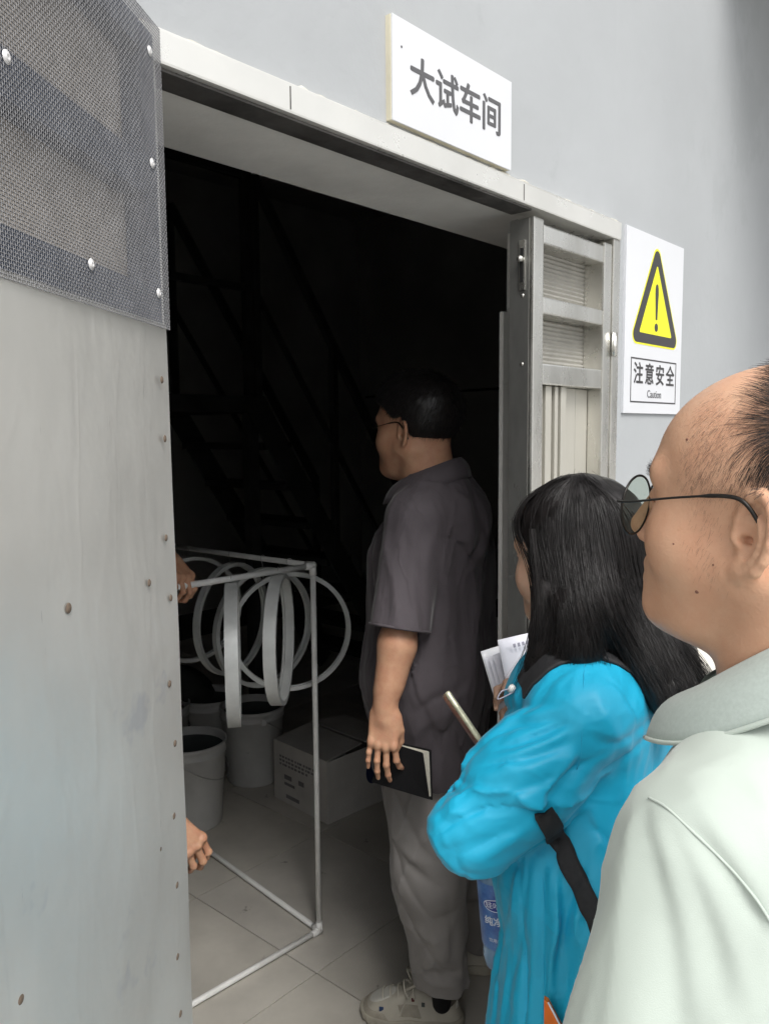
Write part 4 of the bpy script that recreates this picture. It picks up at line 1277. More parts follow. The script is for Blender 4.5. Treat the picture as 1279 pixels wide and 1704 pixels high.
M_jacket = mat('blue_nylon', (0.010, 0.37, 0.585), 0.48, var=0.05, vscale=5, crease=(0.16, 12, (0.6, 0.6, 1.0), 0.004), bump=0.06, bscale=120, bdist=0.001, spec=0.45, sheen=0.1)
M_strap = mat('black_webbing', (0.018, 0.018, 0.02), 0.75, var=0.15, vscale=200, bump=0.3, bscale=900, bdist=0.0005)
M_cream = mat('cream_cloth', (0.72, 0.69, 0.62), 0.85, var=0.05, vscale=10, bump=0.15, bscale=80)
M_paper = mat('white_paper', (0.74, 0.74, 0.80), 0.6, var=0.02, vscale=4)
M_clear = mat('clear_folder', (0.70, 0.71, 0.74), 0.25, var=0.03, vscale=6, spec=0.6)
M_text = mat('print_grey', (0.30, 0.30, 0.36), 0.7)
M_toggle = mat('toggle_plastic', (0.72, 0.72, 0.70), 0.4)
M_phone = mat('phone_case', (0.52, 0.52, 0.38), 0.25, metal=0.4, var=0.25, vscale=60, coat=0.5)
M_phone_r = mat('phone_back', (0.22, 0.06, 0.04), 0.3, var=0.2, vscale=20, coat=0.4)
M_screen = mat('phone_screen', (0.02, 0.02, 0.025), 0.1, coat=0.6)
M_orange = mat('orange_fabric', (0.75, 0.16, 0.01), 0.6, var=0.06, vscale=30)
M_bottle = mat('bottle_water', (0.30, 0.48, 0.70), 0.12, trans=0.45, var=0.1, vscale=15, ior=1.2)
M_blabel = mat('bottle_label', (0.02, 0.06, 0.28), 0.35, var=0.35, vscale=30, col2=(0.14, 0.30, 0.58))
M_labelw = mat('label_white', (0.75, 0.78, 0.85), 0.5, var=0.03)

WOMAN = {}
def person_woman():
    O = V(962, 932, 1.145); M = axes(R(49), R(-2), R(4)); sc = 0.93
    A_ = axes(R(44)); X, Y = A_[:, 0], A_[:, 1]; U = np.array([0, 0, 1.0])
    N = O + M @ (np.array([0, -0.04, -0.165]) * sc)
    base = np.array([N[0] - 0.03, N[1], 0.0])
    root = person_root(base, 'woman with long black hair in a bright blue jacket, looking into the doorway')
    hs = in_frame(lambda P: head_sdf(P, fem=1.0, chin=-0.004, ears=()), O, M, sc)
    B = Sculpt()
    cn = np.array([O + M @ (np.array(c) * sc) for c in [(x, y, z) for x in (-0.1, 0.1) for y in (-0.12, 0.14) for z in (-0.21, 0.15)]])
    hv, hf = sdf_grid(hs, cn.min(0), cn.max(0), 0.0030)
    B.raw(hv, hf)
    SL = V(968, 1192, 1.0); SR = N + X * 0.15 + U * (SL[2] - N[2])
    EL = V(789, 1383, 0.975); WL = V(905, 1352, 1.13)
    ER = SR + Y * 0.04 - U * 0.23 + X * 0.04; WR = V(925, 1225, 1.30)
    hipc = V(985, 1700, 1.08)
    def skin(P):
        d = rbox(P, (N[0], N[1], 1.02), (0.13, 0.085, 0.24), 0.08, A_)
        d = smin(d, chain(P, [SL, EL, WL], [0.04, 0.035, 0.024], 0.02), 0.03)
        d = smin(d, chain(P, [SR, ER, WR], [0.04, 0.035, 0.024], 0.02), 0.03)
        for sx in (-1, 1):
            h_ = np.array([hipc[0] + 0.028, hipc[1], 0.76]) + X * sx * 0.065
            d = smin(d, chain(P, [h_, h_ - U * 0.36 + Y * 0.02, h_ - U * 0.70], [0.055, 0.045, 0.035], 0.02), 0.03)
        return d
    B.add(skin, base + np.array([-0.36, -0.36, 0.03]), base + np.array([0.36, 0.44, 1.3]), 0.012)
    # the hand behind the sleeve, fingers closed on the phone
    hd = nrm(V(826, 1268, 1.185) - WL); hn = nrm(np.cross(hd, nrm([0.1, 1.0, 0.1]))); hb = np.cross(hn, hd)
    HM = np.stack([hd, hb, hn], 1)
    pose = [(2, 35, 55, 35), (0, 38, 58, 35), (-2, 40, 60, 35), (-4, 42, 62, 35), [(0.045, 0.045, -0.016), (0.07, 0.05, -0.03), (0.09, 0.045, -0.04)]]
    hand = in_frame(lambda P: hand_sdf(P, pose, 1), WL, HM, 0.92)
    B.add(hand, WL - 0.16, WL + 0.16, 0.0034)
    hd2 = nrm(V(880, 1170, 1.345) - WR); hn2 = nrm(np.cross(hd2, U)); HM2 = np.stack([hd2, np.cross(hn2, hd2), hn2], 1)
    hand2 = in_frame(lambda P: hand_sdf(P, pose, 1), WR, HM2, 0.92)
    B.add(hand2, WR - 0.16, WR + 0.16, 0.005)
    B.build('body', M_skin_f, root, base)

    waist = V(1000, 1450, 1.085)
    def jacket(P):
        d = rbox(P, np.array([N[0], N[1], 1.13]) + Y * 0.005, (0.160, 0.102, 0.19), 0.10, A_)
        low = rbox(P, np.array([hipc[0] + 0.028, hipc[1], 0.79]), (0.160, 0.130, 0.29), 0.12, A_) - 0.026 * np.clip((0.90 - P[:, 2]) / 0.16, 0, 1)
        d = smin(d, low, 0.09)
        d = smin(d, rc(P, N - U * 0.068, SL + U * 0.000, 0.055, 0.060), 0.04)
        d = smin(d, rc(P, N - U * 0.068, SR + U * 0.000, 0.055, 0.060), 0.04)
        ax = nrm(EL - SL)
        arm = chain(P, [SL, SL + (EL - SL) * 0.55, EL, WL + (EL - WL) * 0.12], [0.060, 0.062, 0.047, 0.040], 0.04)
        armr = chain(P, [SR, ER, WR], [0.062, 0.058, 0.040], 0.03)
        # sleeve folds: run across the arm, gathered at the elbow
        side = nrm(np.cross(ax, [0, 1.0, 0]))
        sf_ = wt(P, SL + (EL - SL) * 0.5, 0.24)
        r1 = folds(P, nrm(np.array([1.0, 0.15, -0.16])), 21, 0.13, 4.5, 3.0, 0.5) + 0.35
        r2 = folds(P, nrm(np.array([0.9, 0.1, 0.42])), 24, 0.15, 4.5, 8.0, 0.5) + 0.35
        arm = arm - sf_ * (0.0075 * r1 - 0.0070 * r2)
        el = wt(P, EL, 0.11)
        arm = arm - el * 0.006 * (folds(P, nrm(np.array([0.6, 0.2, -0.75])), 26, 0.2, 4.5, 1.0, 0.5) - folds(P, nrm(np.array([0.9, 0.2, 0.3])), 26, 0.2, 4.5, 21.0, 0.5))
        d = smin(d, armr, 0.02)
        # body folds: hang from the shoulder and pull towards the arm
        t = sstep(P[:, 2], 1.02, 1.18)
        d = d - (1 - t) * 0.0055 * folds(P, nrm(np.array([0.06, 0.0, 1.0])), 19, 0.10, 1.3, 6.0)
        d = d - (1 - t) * 0.0025 * folds(P, nrm(np.array([0.25, 0.0, 1.0])), 44, 0.12, 1.5, 2.0)
        v1 = folds(P, nrm(np.array([0.10, 0.05, 1.0])), 22, 0.05, 4.0, 11.0, 0.35) + 0.35
        v2 = folds(P, nrm(np.array([-0.10, 0.0, 1.0])), 24, 0.06, 4.0, 15.0, 0.35) + 0.35
        d = d - (0.0030 + 0.0030 * (1 - t)) * (v1 - v2)
        d = d - t * 0.0025 * folds(P, nrm(np.array([0.45, 0.1, 0.9])), 24, 0.16, 1.4, 4.0)
        d = smin(d, arm, 0.012)
        d = d - 0.0006 * vnoise(P * 60)
        d = smax(d, -(P[:, 2] - 0.60), 0.006)
        # collar stands round the neck
        col = np.abs(rc(P, N - U * 0.08, N + U * 0.0 + Y * 0.012, 0.062, 0.058)) - 0.004
        col = smax(col, (P[:, 2] - (N[2] + 0.004)), 0.004)
        d = smin(d, col, 0.012)
        d = smax(d, -rc(P, N - U * 0.03, N + U * 0.12, 0.052, 0.056), 0.006)
        return d
    plain_jacket = jacket
    jacket = creased(jacket, [
        ([915, 880, 846, 826], [1168, 1173, 1179, 1191], -0.0065, 0.0043), ([920, 880, 845, 815], [1182, 1190, 1198, 1212], 0.0047, 0.0057), ([925, 895, 860, 822], [1196, 1201, 1208, 1222], -0.0074, 0.0043),
        ([935, 900, 865, 826], [1206, 1228, 1240, 1248], -0.0065, 0.0040), ([945, 900, 860, 810], [1222, 1240, 1252, 1262], 0.0053, 0.0062), ([945, 905, 860, 800], [1236, 1254, 1266, 1275], -0.0078, 0.0043),
        ([930, 885, 840, 795], [1262, 1278, 1288, 1295], 0.0050, 0.0066), ([925, 880, 840, 800], [1292, 1310, 1326, 1334], -0.0065, 0.0047), ([748, 768, 782], [1290, 1300, 1314], -0.0062, 0.0047),
        ([738, 756, 776], [1322, 1316, 1322], -0.0054, 0.0043), ([728, 760, 800], [1352, 1352, 1362], 0.0037, 0.0066), ([735, 775, 820, 860], [1415, 1408, 1392, 1370], -0.0056, 0.0052), ([770, 815, 860, 895], [1438, 1420, 1392, 1362], 0.0047, 0.0062),
        ([968, 955, 938, 920, 902], [1262, 1282, 1305, 1332, 1366], -0.0130, 0.0076), ([955, 930, 905], [1255, 1290, 1335], 0.0062, 0.0057),
        ([985, 1000, 1025, 1060], [1140, 1185, 1225, 1255], 0.0047, 0.0076), ([1000, 1030, 1065, 1095], [1285, 1268, 1240, 1200], -0.0056, 0.0057), ([990, 1010, 1045, 1085], [1230, 1238, 1228, 1195], -0.0047, 0.0052),
        ([985, 1010, 1030], [1370, 1400, 1470], -0.0056, 0.0057), ([965, 985, 1010, 1020], [1330, 1350, 1420, 1480], 0.0047, 0.0076),
        ([878, 872, 862, 848, 836], [1440, 1500, 1560, 1630, 1704], -0.0093, 0.0047), ([862, 854, 842, 828, 818], [1450, 1510, 1570, 1640, 1704], 0.0078, 0.0062), ([893, 890, 886, 880], [1470, 1550, 1630, 1704], 0.0062, 0.0057),
        ([905, 903, 902, 903], [1440, 1520, 1600, 1704], -0.0124, 0.0038), ([928, 924, 918, 915], [1480, 1550, 1620, 1704], 0.0070, 0.0066), ([962, 946, 932, 922], [1460, 1510, 1570, 1640], -0.0078, 0.0043),
        ([985, 970, 955, 940], [1540, 1590, 1640, 1704], 0.0070, 0.0066), ([968, 962, 972, 985], [1590, 1630, 1670, 1704], -0.0070, 0.0043)])
    S_ = Sculpt(); S_.add(jacket, base + np.array([-0.32, -0.32, 0.585]), base + np.array([0.30, 0.34, 1.34]), 0.0034)
    S_.build('jacket', M_jacket, root, base)
    WOMAN.update(jacket=plain_jacket, root=root, base=base, N=N, X=X, Y=Y, SL=SL, O=O, M=M, sc=sc)
    # raised seams
    for px, py in (([972, 971, 970, 968, 966, 960], [1108, 1140, 1180, 1220, 1255, 1280]), ([903, 906, 904, 905, 902], [1460, 1520, 1580, 1640, 1704])):
        pts = march(px, py, jacket)
        obj('seam', tube_mesh('seam', smooth_line(pts, 30) - base, 0.0006, 6), M_jacket, root)
    # hood: blue outside, cream lining seen past the hair
    def hood(P):
        c = V(1152, 1128, 1.11)
        d = ell(P, c, (0.062, 0.075, 0.078), axes(R(44), 0, R(20)))
        return d - 0.006 * folds(P, (0.3, 0, 1), 16, 0.2, 1.3, 2.2)
    S_ = Sculpt(); S_.add(hood, V(1152, 1128, 1.11) - 0.13, V(1152, 1128, 1.11) + 0.13, 0.005)
    S_.build('hood', M_cream, root, base)
    # trousers, shoes
    def trousers(P):
        d = rbox(P, (hipc[0] + 0.028, hipc[1], 0.74), (0.115, 0.085, 0.11), 0.08, A_)
        for sx in (-1, 1):
            h_ = np.array([hipc[0] + 0.028, hipc[1], 0.72]) + X * sx * 0.07
            d = smin(d, chain(P, [h_, h_ - U * 0.34 + Y * 0.02, h_ - U * 0.67], [0.070, 0.062, 0.055], 0.02), 0.03)
        return smax(d, -(P[:, 2] - 0.03), 0.004)
    S_ = Sculpt(); S_.add(trousers, base + np.array([-0.34, -0.34, 0.0]), base + np.array([0.34, 0.3, 0.95]), 0.012)
    S_.build('trousers', M_trou, root, base)
    for sx in (-1, 1):
        c = np.array([hipc[0], hipc[1], 0]) + X * sx * 0.082
        def shoe(P):
            d = smin(ell(P, c + Y * 0.09 + U * 0.03, (0.042, 0.08, 0.042), A_), ell(P, c + U * 0.045, (0.04, 0.07, 0.055), A_), 0.03)
            return smax(d, -(P[:, 2] - 0.002), 0.004)
        S_ = Sculpt(); S_.add(shoe, c + np.array([-0.2, -0.2, -0.02]), c + np.array([0.2, 0.2, 0.12]), 0.008)
        S_.build('shoe', M_labelw, root, base)

    # ---------------- long hair: dark volume + strands
    inh = lambda f: in_frame(f, O, M, sc)
    f_skull = inh(lambda P: ell(P, (0, -0.010, 0.046), (0.0785, 0.099, 0.084)))
    f_side = inh(lambda Q: ell(Q, (-0.038, -0.030, -0.035), (0.042, 0.056, 0.090)))
    f_sider = inh(lambda Q: ell(Q, (0.038, -0.030, -0.035), (0.042, 0.056, 0.090)))
    f_free = inh(lambda Q: ell(Q, (0.0, 0.105, -0.060), (0.120, 0.079, 0.108)))
    front = [V(905, 985, 1.075), V(900, 1050, 1.065), V(888, 1100, 1.06), V(868, 1150, 1.065)]
    fall = [V(985, 930, 1.11), V(975, 1010, 1.055), V(968, 1078, 1.03)]
    flow = [V(1030, 950, 1.12), V(1040, 1020, 1.10), V(1080, 1090, 1.045), V(1112, 1150, 1.01), V(1138, 1210, 0.985)]
    flow2 = [V(1050, 960, 1.14), V(1080, 1040, 1.12), V(1120, 1090, 1.07), V(1168, 1145, 1.05)]
    def hair_smooth(P):
        d = f_skull(P) - 0.004
        d = smin(d, f_side(P), 0.03)
        d = smin(d, f_sider(P), 0.03)
        d = smin(d, chain(P, fall, [0.055, 0.045, 0.030], 0.02), 0.03)
        d = smin(d, chain(P, flow, [0.055, 0.048, 0.040, 0.030, 0.012], 0.02), 0.03)
        d = smin(d, chain(P, flow2, [0.050, 0.040, 0.028, 0.010], 0.02), 0.03)
        d = smax(d, -f_free(P), 0.012)
        d = smin(d, chain(P, front, [0.018, 0.014, 0.010, 0.004], 0.01), 0.015)
        return d
    def hair_vol(P):
        return hair_smooth(P) - 0.0016 * folds(P, nrm(np.array([0.30, -0.1, -1.0])), 60, 0.08, 1.3, 1.0)
    lo = np.minimum(cn.min(0) + 0.03, np.min(flow, 0) - 0.05); hi = np.maximum(cn.max(0), np.max(flow + flow2, 0) + 0.06)
    S_ = Sculpt(); S_.add(hair_vol, lo, hi, 0.0042)
    S_.build('hair', M_hair, root, base)
    G = [[(938, 797), (885, 815), (856, 858), (858, 890), (880, 925), (898, 985), (897, 1050), (884, 1105), (862, 1160)],
         [(945, 795), (905, 815), (885, 860), (888, 905), (905, 960), (912, 1010), (908, 1060), (896, 1105), (880, 1150)],
         [(952, 794), (930, 820), (922, 870), (928, 930), (938, 985), (945, 1030), (950, 1060), (948, 1085), (942, 1112)],
         [(958, 793), (955, 830), (955, 880), (962, 940), (970, 990), (980, 1030), (990, 1062), (996, 1085), (1000, 1110)],
         [(964, 793), (985, 830), (992, 885), (1000, 940), (1012, 990), (1030, 1035), (1055, 1085), (1082, 1135), (1108, 1190)],
         [(970, 794), (1015, 830), (1032, 885), (1040, 940), (1052, 990), (1072, 1040), (1098, 1090), (1122, 1145), (1140, 1212)],
         [(975, 795), (1040, 838), (1062, 890), (1068, 945), (1078, 1000), (1102, 1048), (1130, 1090), (1155, 1130), (1172, 1175)],
         [(978, 797), (1058, 858), (1078, 910), (1083, 960), (1092, 1010), (1120, 1055), (1148, 1092), (1172, 1120), (1188, 1148)]]
    K = 15
    G = np.array([smooth_line(np.array([(x, y, 0) for x, y in g]), K)[:, :2] for g in G])
    n = 2600
    a = rng.random(n) * (len(G) - 1.001); i0 = a.astype(int); t = (a - i0)[:, None, None]
    pix = G[i0] * (1 - t) + G[i0 + 1] * t
    s_ = np.linspace(0, 1, K)[None, :, None]
    pix = pix + rng.normal(size=(n, 1, 2)) * np.array([7, 3]) * (0.25 + s_) + (rng.normal(size=(n, 1, 2)) * 9) * np.sin(s_ * 5 + rng.random((n, 1, 1)) * 6) * s_
    # hairs end at different lengths
    end = rng.uniform(0.80, 1.04, n)[:, None, None]
    ss = np.clip(np.linspace(0, 1, K)[None] * end[:, :, 0], 0, 1.0) * (K - 1)
    k0 = np.minimum(ss.astype(int), K - 2); tt = (ss - k0)[:, :, None]
    ar = np.arange(n)[:, None]
    pix = pix[ar, k0] * (1 - tt) + pix[ar, k0 + 1] * tt
    hit = march(pix[:, :, 0], pix[:, :, 1], lambda P: hair_smooth(P) - 0.001, 0.92, steps=44).reshape(n, K, 3)
    # sight lines that miss the volume keep the depth of the last hit
    okh = (hit[:, :, 1] < 1.32)
    for k in range(K):
        miss = ~okh[:, k]
        if miss.any():
            qq = hit[miss, k - 1, 1] if k else np.full(miss.sum(), 1.12)
            hit[miss, k] = np.array([V(x, y, q) for (x, y), q in zip(pix[miss, k], qq)])
    for _ in range(2):                     # relax along each hair
        hit[:, 1:-1] = hit[:, 1:-1] * 0.5 + (hit[:, :-2] + hit[:, 2:]) * 0.25
    ext = np.concatenate([2 * hit[:, :1] - hit[:, 1:2], hit, 2 * hit[:, -1:] - hit[:, -2:-1]], 1)
    mid = (-ext[:, :-3] + 9 * ext[:, 1:-2] + 9 * ext[:, 2:-1] - ext[:, 3:]) / 16
    fine = np.zeros((n, 2 * K - 1, 3)); fine[:, ::2] = hit; fine[:, 1::2] = mid; hit = fine
    lift = rng.uniform(-0.001, 0.0045, n)[:, None, None] * np.array([0.25, -0.95, 0.15])
    fly = rng.choice(n, 130, replace=False)
    ff = hit[fly] + np.cumsum(rng.normal(size=(130, hit.shape[1], 3)) * 0.0011, 1) + np.array([0, -0.004, 0]) + rng.normal(size=(130, 1, 3)) * 0.004
    strand_mesh('flyaway_hair', ff, 0.00022, 0.0001, M_hair, root, base)
    st = strand_mesh('loose_hair', hit + lift, rng.uniform(0.0003, 0.0007, n), 0.00012, M_hair, root, base)
    st['kind'] = 'stuff'
    # a wisp in front of the cheek
    wl = []
    for i in range(14):
        j = rng.normal(0, 3, 2)
        pts = [V(885 + j[0], 880, 1.055), V(893 + j[0], 955, 1.045), V(897 + j[0] * 1.3, 1030, 1.04), V(888 + j[0] * 1.6, 1095, 1.05), V(873 + j[1] * 2.5, 1150 + rng.uniform(-25, 25), 1.06)]
        wl.append(smooth_line(pts, 18))
    strand_mesh('wisp', np.array(wl), 0.00045, 0.00015, M_hair, root, base)
    # cord lock at the jacket's front
    c = V(851, 1146, 1.06)
    obj('cord_lock', lathe_mesh('cord_lock', [(0, -0.006), (0.004, -0.005), (0.005, 0), (0.004, 0.005), (0, 0.006)], 14), M_toggle, root, c - base, (0.4, 0.5, 0))
    loop = smooth_line([c, V(835, 1150, 1.055), V(828, 1163, 1.05), V(838, 1160, 1.05), c + np.array([0.004, 0, -0.004])], 24)
    obj('cord', tube_mesh('cord', loop - base, 0.0009, 6), M_text, root)
    return root

def strap_mesh(name, f, px, py, w, thick=0.0022, lift=0.0016, n=40, q0=0.3):
    """a band of width w (metres) lying on a sculpted surface along a line of sight points"""
    c = smooth_line(march(px, py, f, q0), n)
    g = grad(f, c, 0.012)
    t = np.gradient(c, axis=0); t /= np.linalg.norm(t, axis=1, keepdims=True)
    s = np.cross(t, g); s /= np.linalg.norm(s, axis=1, keepdims=True)
    cols = []
    for u in np.linspace(-0.5, 0.5, 7):
        p = c + s * w * u
        for _ in range(3):
            p = p - grad(f, p, 0.01) * np.clip(f(p.astype(np.float32)), -0.006, 0.006)[:, None]
        cols.append(p + g * lift)
    K = n
    top = np.array(cols); und = top - g[None] * thick
    v = np.concatenate([top.reshape(-1, 3), und.reshape(-1, 3)])
    m = len(cols); off = m * K
    fa = [(a * K + i, a * K + i + 1, (a + 1) * K + i + 1, (a + 1) * K + i) for a in range(m - 1) for i in range(K - 1)]
    fa += [tuple(off + x for x in q[::-1]) for q in fa]
    for a in (0, m - 1):
        fa += [(a * K + i, a * K + i + 1, off + a * K + i + 1, off + a * K + i) for i in range(K - 1)]
    return v, fa
def view_thing(name, c, label, cat, group=None):
    return empty(name, to_world(c), VIEW_ROT, label, cat, group)
def woman_things():
    f, base = WOMAN['jacket'], WOMAN['base']
    # black bag straps
    b = V(925, 1390, 1.0)
    bag = view_thing('shoulder_bag', b, 'black bag straps over the shoulder and side of the blue jacket', 'bag')
    v, fa = strap_mesh('shoulder_strap', f, [872, 900, 935, 980, 1025, 1065, 1098, 1122, 1138], [1146, 1112, 1090, 1082, 1092, 1114, 1144, 1180, 1222], 0.046, lift=0.004, thick=0.004)
    obj('shoulder_strap', mesh_data('shoulder_strap', v - b, fa, True), M_strap, bag)
    v, fa = strap_mesh('side_strap', f, [905, 922, 945, 968, 990, 1010, 1030], [1352, 1385, 1432, 1480, 1530, 1575, 1620], 0.026, lift=0.003)
    obj('side_strap', mesh_data('side_strap', v - b, fa, True), M_strap, bag)
    bm = bmesh.new(); bm_box(bm, (0, 0, 0), (0.045, 0.03, 0.05), None, 0.006)
    o = from_bm('pouch', bm, M_strap, bag, True); o.location = V(874, 1398, 1.03) - b; o.rotation_euler = (0.2, 0.35, 0.4)
    # papers in a clear folder
    c = V(860, 1150, 1.36)
    pp = view_thing('papers', c, 'white printed papers in a clear folder held in front of the woman', 'papers')
    def sheet(name, pts, m, th=0.0012, bow=0.004):
        a, b_, c_, d_ = [np.array(p) for p in pts]
        n = 8; v = []
        nn = nrm(np.cross(b_ - a, d_ - a))
        for i in range(n + 1):
            for j in range(n + 1):
                s_, t_ = i / n, j / n
                v.append((a * (1 - s_) + b_ * s_) * (1 - t_) + (d_ * (1 - s_) + c_ * s_) * t_ + nn * bow * math.sin(math.pi * s_))
        v = np.array(v); w = n + 1
        fa = [(i * w + j, i * w + j + 1, (i + 1) * w + j + 1, (i + 1) * w + j) for i in range(n) for j in range(n)]
        o = obj(name, mesh_data(name, v - c, fa, True), m, pp)
        md = o.modifiers.new('thick', 'SOLIDIFY'); md.thickness = th
        return o
    sheet('folder', [V(800, 1084, 1.385), V(890, 1056, 1.45), V(935, 1210, 1.40), V(838, 1212, 1.345)], M_clear)
    for k in range(3):
        sheet('page', [V(806 + 7 * k, 1096 - 3 * k, 1.380 - 0.003 * k), V(884 + 7 * k, 1068 - 3 * k, 1.445 - 0.003 * k), V(935 + 6 * k, 1215, 1.394 - 0.003 * k), V(842 + 6 * k, 1216, 1.34 - 0.003 * k)], M_paper, 0.0006, 0.003 + 0.001 * k)
    sheet('front_page', [V(828, 1065, 1.365), V(912, 1046, 1.43), V(945, 1190, 1.385), V(856, 1206, 1.325)], M_paper, 0.0006, 0.005)
    a, b_, d_ = V(828, 1065, 1.3635), V(912, 1046, 1.4285), V(856, 1206, 1.3235)
    ux, uy = (b_ - a), (d_ - a); nn = -nrm(np.cross(ux, uy)); nn = nn if nn[1] < 0 else -nn
    for k in range(8):
        p = a + ux * (0.22 + 0.085 * k) + uy * 0.085 + nn * 0.006
        q = [p, p + ux * 0.05, p + ux * 0.05 + uy * 0.045, p + uy * 0.045]
        obj('printed_mark', mesh_data('printed_mark', np.array(q) - c, [(0, 1, 2, 3)]), M_text, pp)
    p = a + ux * 0.55 + uy * 0.42 + nn * 0.008
    obj('printed_block', mesh_data('printed_block', np.array([p, p + ux * 0.4, p + ux * 0.4 + uy * 0.18, p + uy * 0.18]) - c, [(0, 1, 2, 3)]), M_text, pp)
    # phone
    a, b_ = V(741, 1153, 1.235), V(842, 1300, 1.185)
    L_ = nrm(b_ - a); wv0 = nrm(np.array([0.02, 0.97, -0.40])); W_ = nrm(wv0 - L_ * np.dot(wv0, L_)); T_ = np.cross(L_, W_)
    Rm = Matrix([[L_[i], W_[i], T_[i]] for i in range(3)])
    c = a + L_ * 0.075
    ph = view_thing('phone', c, 'gold edged phone held up in the woman\'s hand', 'phone')
    for nm, sz, off, m, bv in (('case', (0.150, 0.072, 0.0090), 0, M_phone, 0.0042), ('screen', (0.144, 0.066, 0.0006), 0.0046, M_screen, 0.0002), ('back_cover', (0.140, 0.062, 0.0012), -0.0048, M_phone_r, 0.0005)):
        bm = bmesh.new(); bm_box(bm, T_ * off, sz, Rm, bv)
        from_bm(nm, bm, m, ph, True)
    for k, ll in ((0.035, 0.014), (0.058, 0.022)):
        bm = bmesh.new(); bm_box(bm, L_ * (k - 0.075) - W_ * 0.0362, (ll, 0.001, 0.003), Rm, 0.0004)
        from_bm('button', bm, M_phone, ph)
    # water bottle below the elbow
    c = V(832, 1505, 1.19)
    bt = view_thing('water_bottle', c - np.array([0, 0, 0.02]), 'blue labelled plastic water bottle half hidden by the blue jacket', 'bottle')
    prof = [(0.0, -0.105), (0.026, -0.104), (0.031, -0.096), (0.0325, -0.08), (0.031, -0.066), (0.0325, -0.060), (0.0325, 0.055), (0.031, 0.060), (0.0325, 0.068), (0.029, 0.085), (0.018, 0.105), (0.0135, 0.112), (0.0135, 0.118)]
    tilt = (R(4), R(-5), 0)
    bb = obj('bottle_body', lathe_mesh('bottle_body', prof, 36), M_bottle, bt, (0, 0, 0.02), tilt)
    obj('label_wrap', lathe_mesh('label_wrap', [(0.0329, -0.058), (0.0331, -0.057), (0.0331, 0.053), (0.0329, 0.054)], 36), M_blabel, bt, (0, 0, 0.02), tilt)
    obj('cap', lathe_mesh('cap', [(0.0, 0.134), (0.013, 0.133), (0.0145, 0.130), (0.0145, 0.117), (0.013, 0.116)], 24), M_labelw, bt, (0, 0, 0.02), tilt)
    Rt = Euler(tilt).to_matrix()
    def on_label(name, me, ang, z, m, r=0.0334):
        """wrap a flat mesh round the label"""
        co = np.empty(len(me.vertices) * 3); me.vertices.foreach_get('co', co); co = co.reshape(-1, 3)
        a_ = ang + co[:, 0] / r
        v = np.stack([(r + co[:, 2]) * np.sin(a_), -(r + co[:, 2]) * np.cos(a_), z + co[:, 1]], 1)
        me.vertices.foreach_set('co', v.ravel()); me.update()
        obj(name, me, m, bt, (0, 0, 0.02), tilt)
    def disc(rx, ry, z):
        a_ = np.linspace(0, 2 * math.pi, 28, endpoint=False)
        v = [(0, 0, z)] + [(rx * math.cos(x) * s, ry * math.sin(x) * s, z) for s in (0.35, 0.7, 1.0) for x in a_]
        fa = [(0, 1 + i, 1 + (i + 1) % 28) for i in range(28)] + [(1 + 28 * k + i, 29 + 28 * k + i, 29 + 28 * k + (i + 1) % 28, 1 + 28 * k + (i + 1) % 28) for k in (0, 1) for i in range(28)]
        return mesh_data('emblem', v, fa)
    on_label('emblem_rim', disc(0.0225, 0.0105, 0.0), -0.25, 0.020, M_labelw)
    on_label('emblem', disc(0.0208, 0.0090, 0.0003), -0.25, 0.020, mat('emblem_blue', (0.02, 0.04, 0.28), 0.4))
    on_label('lettering', text_mesh('lettering', '娃哈哈', 0.0125, 0.0002), -0.25, 0.020, M_labelw, 0.0340)
    on_label('lettering', text_mesh('lettering', '纯净水', 0.0155, 0.0002, 0.0002), -0.25, -0.008, M_labelw, 0.0334)
    on_label('lettering', text_mesh('lettering', '饮用纯净水', 0.0070, 0.0002), -0.25, -0.040, M_labelw, 0.0334)
    # orange tag at the hem
    c = V(913, 1690, 0.945)
    og = view_thing('orange_pouch', c, 'orange pouch with white piping at the hem of the blue jacket', 'pouch')
    pts = [V(905, 1664, 0.942), V(912, 1668, 0.940), V(935, 1712, 0.935), V(945, 1760, 0.935), V(905, 1760, 0.945)]
    v = np.array(pts) - c; k = len(v)
    v = np.concatenate([v, v + np.array([0.002, 0.008, 0])])
    obj('panel', mesh_data('panel', v, [tuple(range(k)), tuple(range(k, 2 * k))[::-1]] + [(i, k + i, k + (i + 1) % k, (i + 1) % k) for i in range(k)]), M_orange, og)
    obj('piping', tube_mesh('piping', np.array([pts[1], pts[2], pts[3]]) - c, 0.0012, 6), M_labelw, og)

M_shirt_d = mat('charcoal_cotton', (0.085, 0.073, 0.082), 0.85, var=0.08, vscale=8, sheen=0.15, crease=(0.25, 13, (1, 1, 0.45), 0.005), bump=0.2, bscale=500, bdist=0.0005)
M_pants = mat('grey_cotton', (0.26, 0.245, 0.235), 0.88, var=0.07, vscale=8, sheen=0.15, bump=0.2, bscale=400, bdist=0.0006)
M_sole = mat('sneaker_sole', (0.42, 0.39, 0.32), 0.75, var=0.12, vscale=20, bump=0.2, bscale=200)
M_upper = mat('sneaker_leather', (0.47, 0.44, 0.37), 0.6, var=0.06, vscale=18, bump=0.15, bscale=300, bdist=0.0006)
M_toe = mat('sneaker_toe', (0.58, 0.57, 0.52), 0.5, var=0.04, vscale=18)
M_panel = mat('sneaker_suede', (0.36, 0.33, 0.27), 0.85, var=0.1, vscale=40)
M_lace = mat('lace', (0.50, 0.47, 0.40), 0.8)
M_navy = mat('navy_tag', (0.02, 0.05, 0.14), 0.6)
M_book = mat('black_cover', (0.010, 0.010, 0.011), 0.7, var=0.1, spec=0.2)
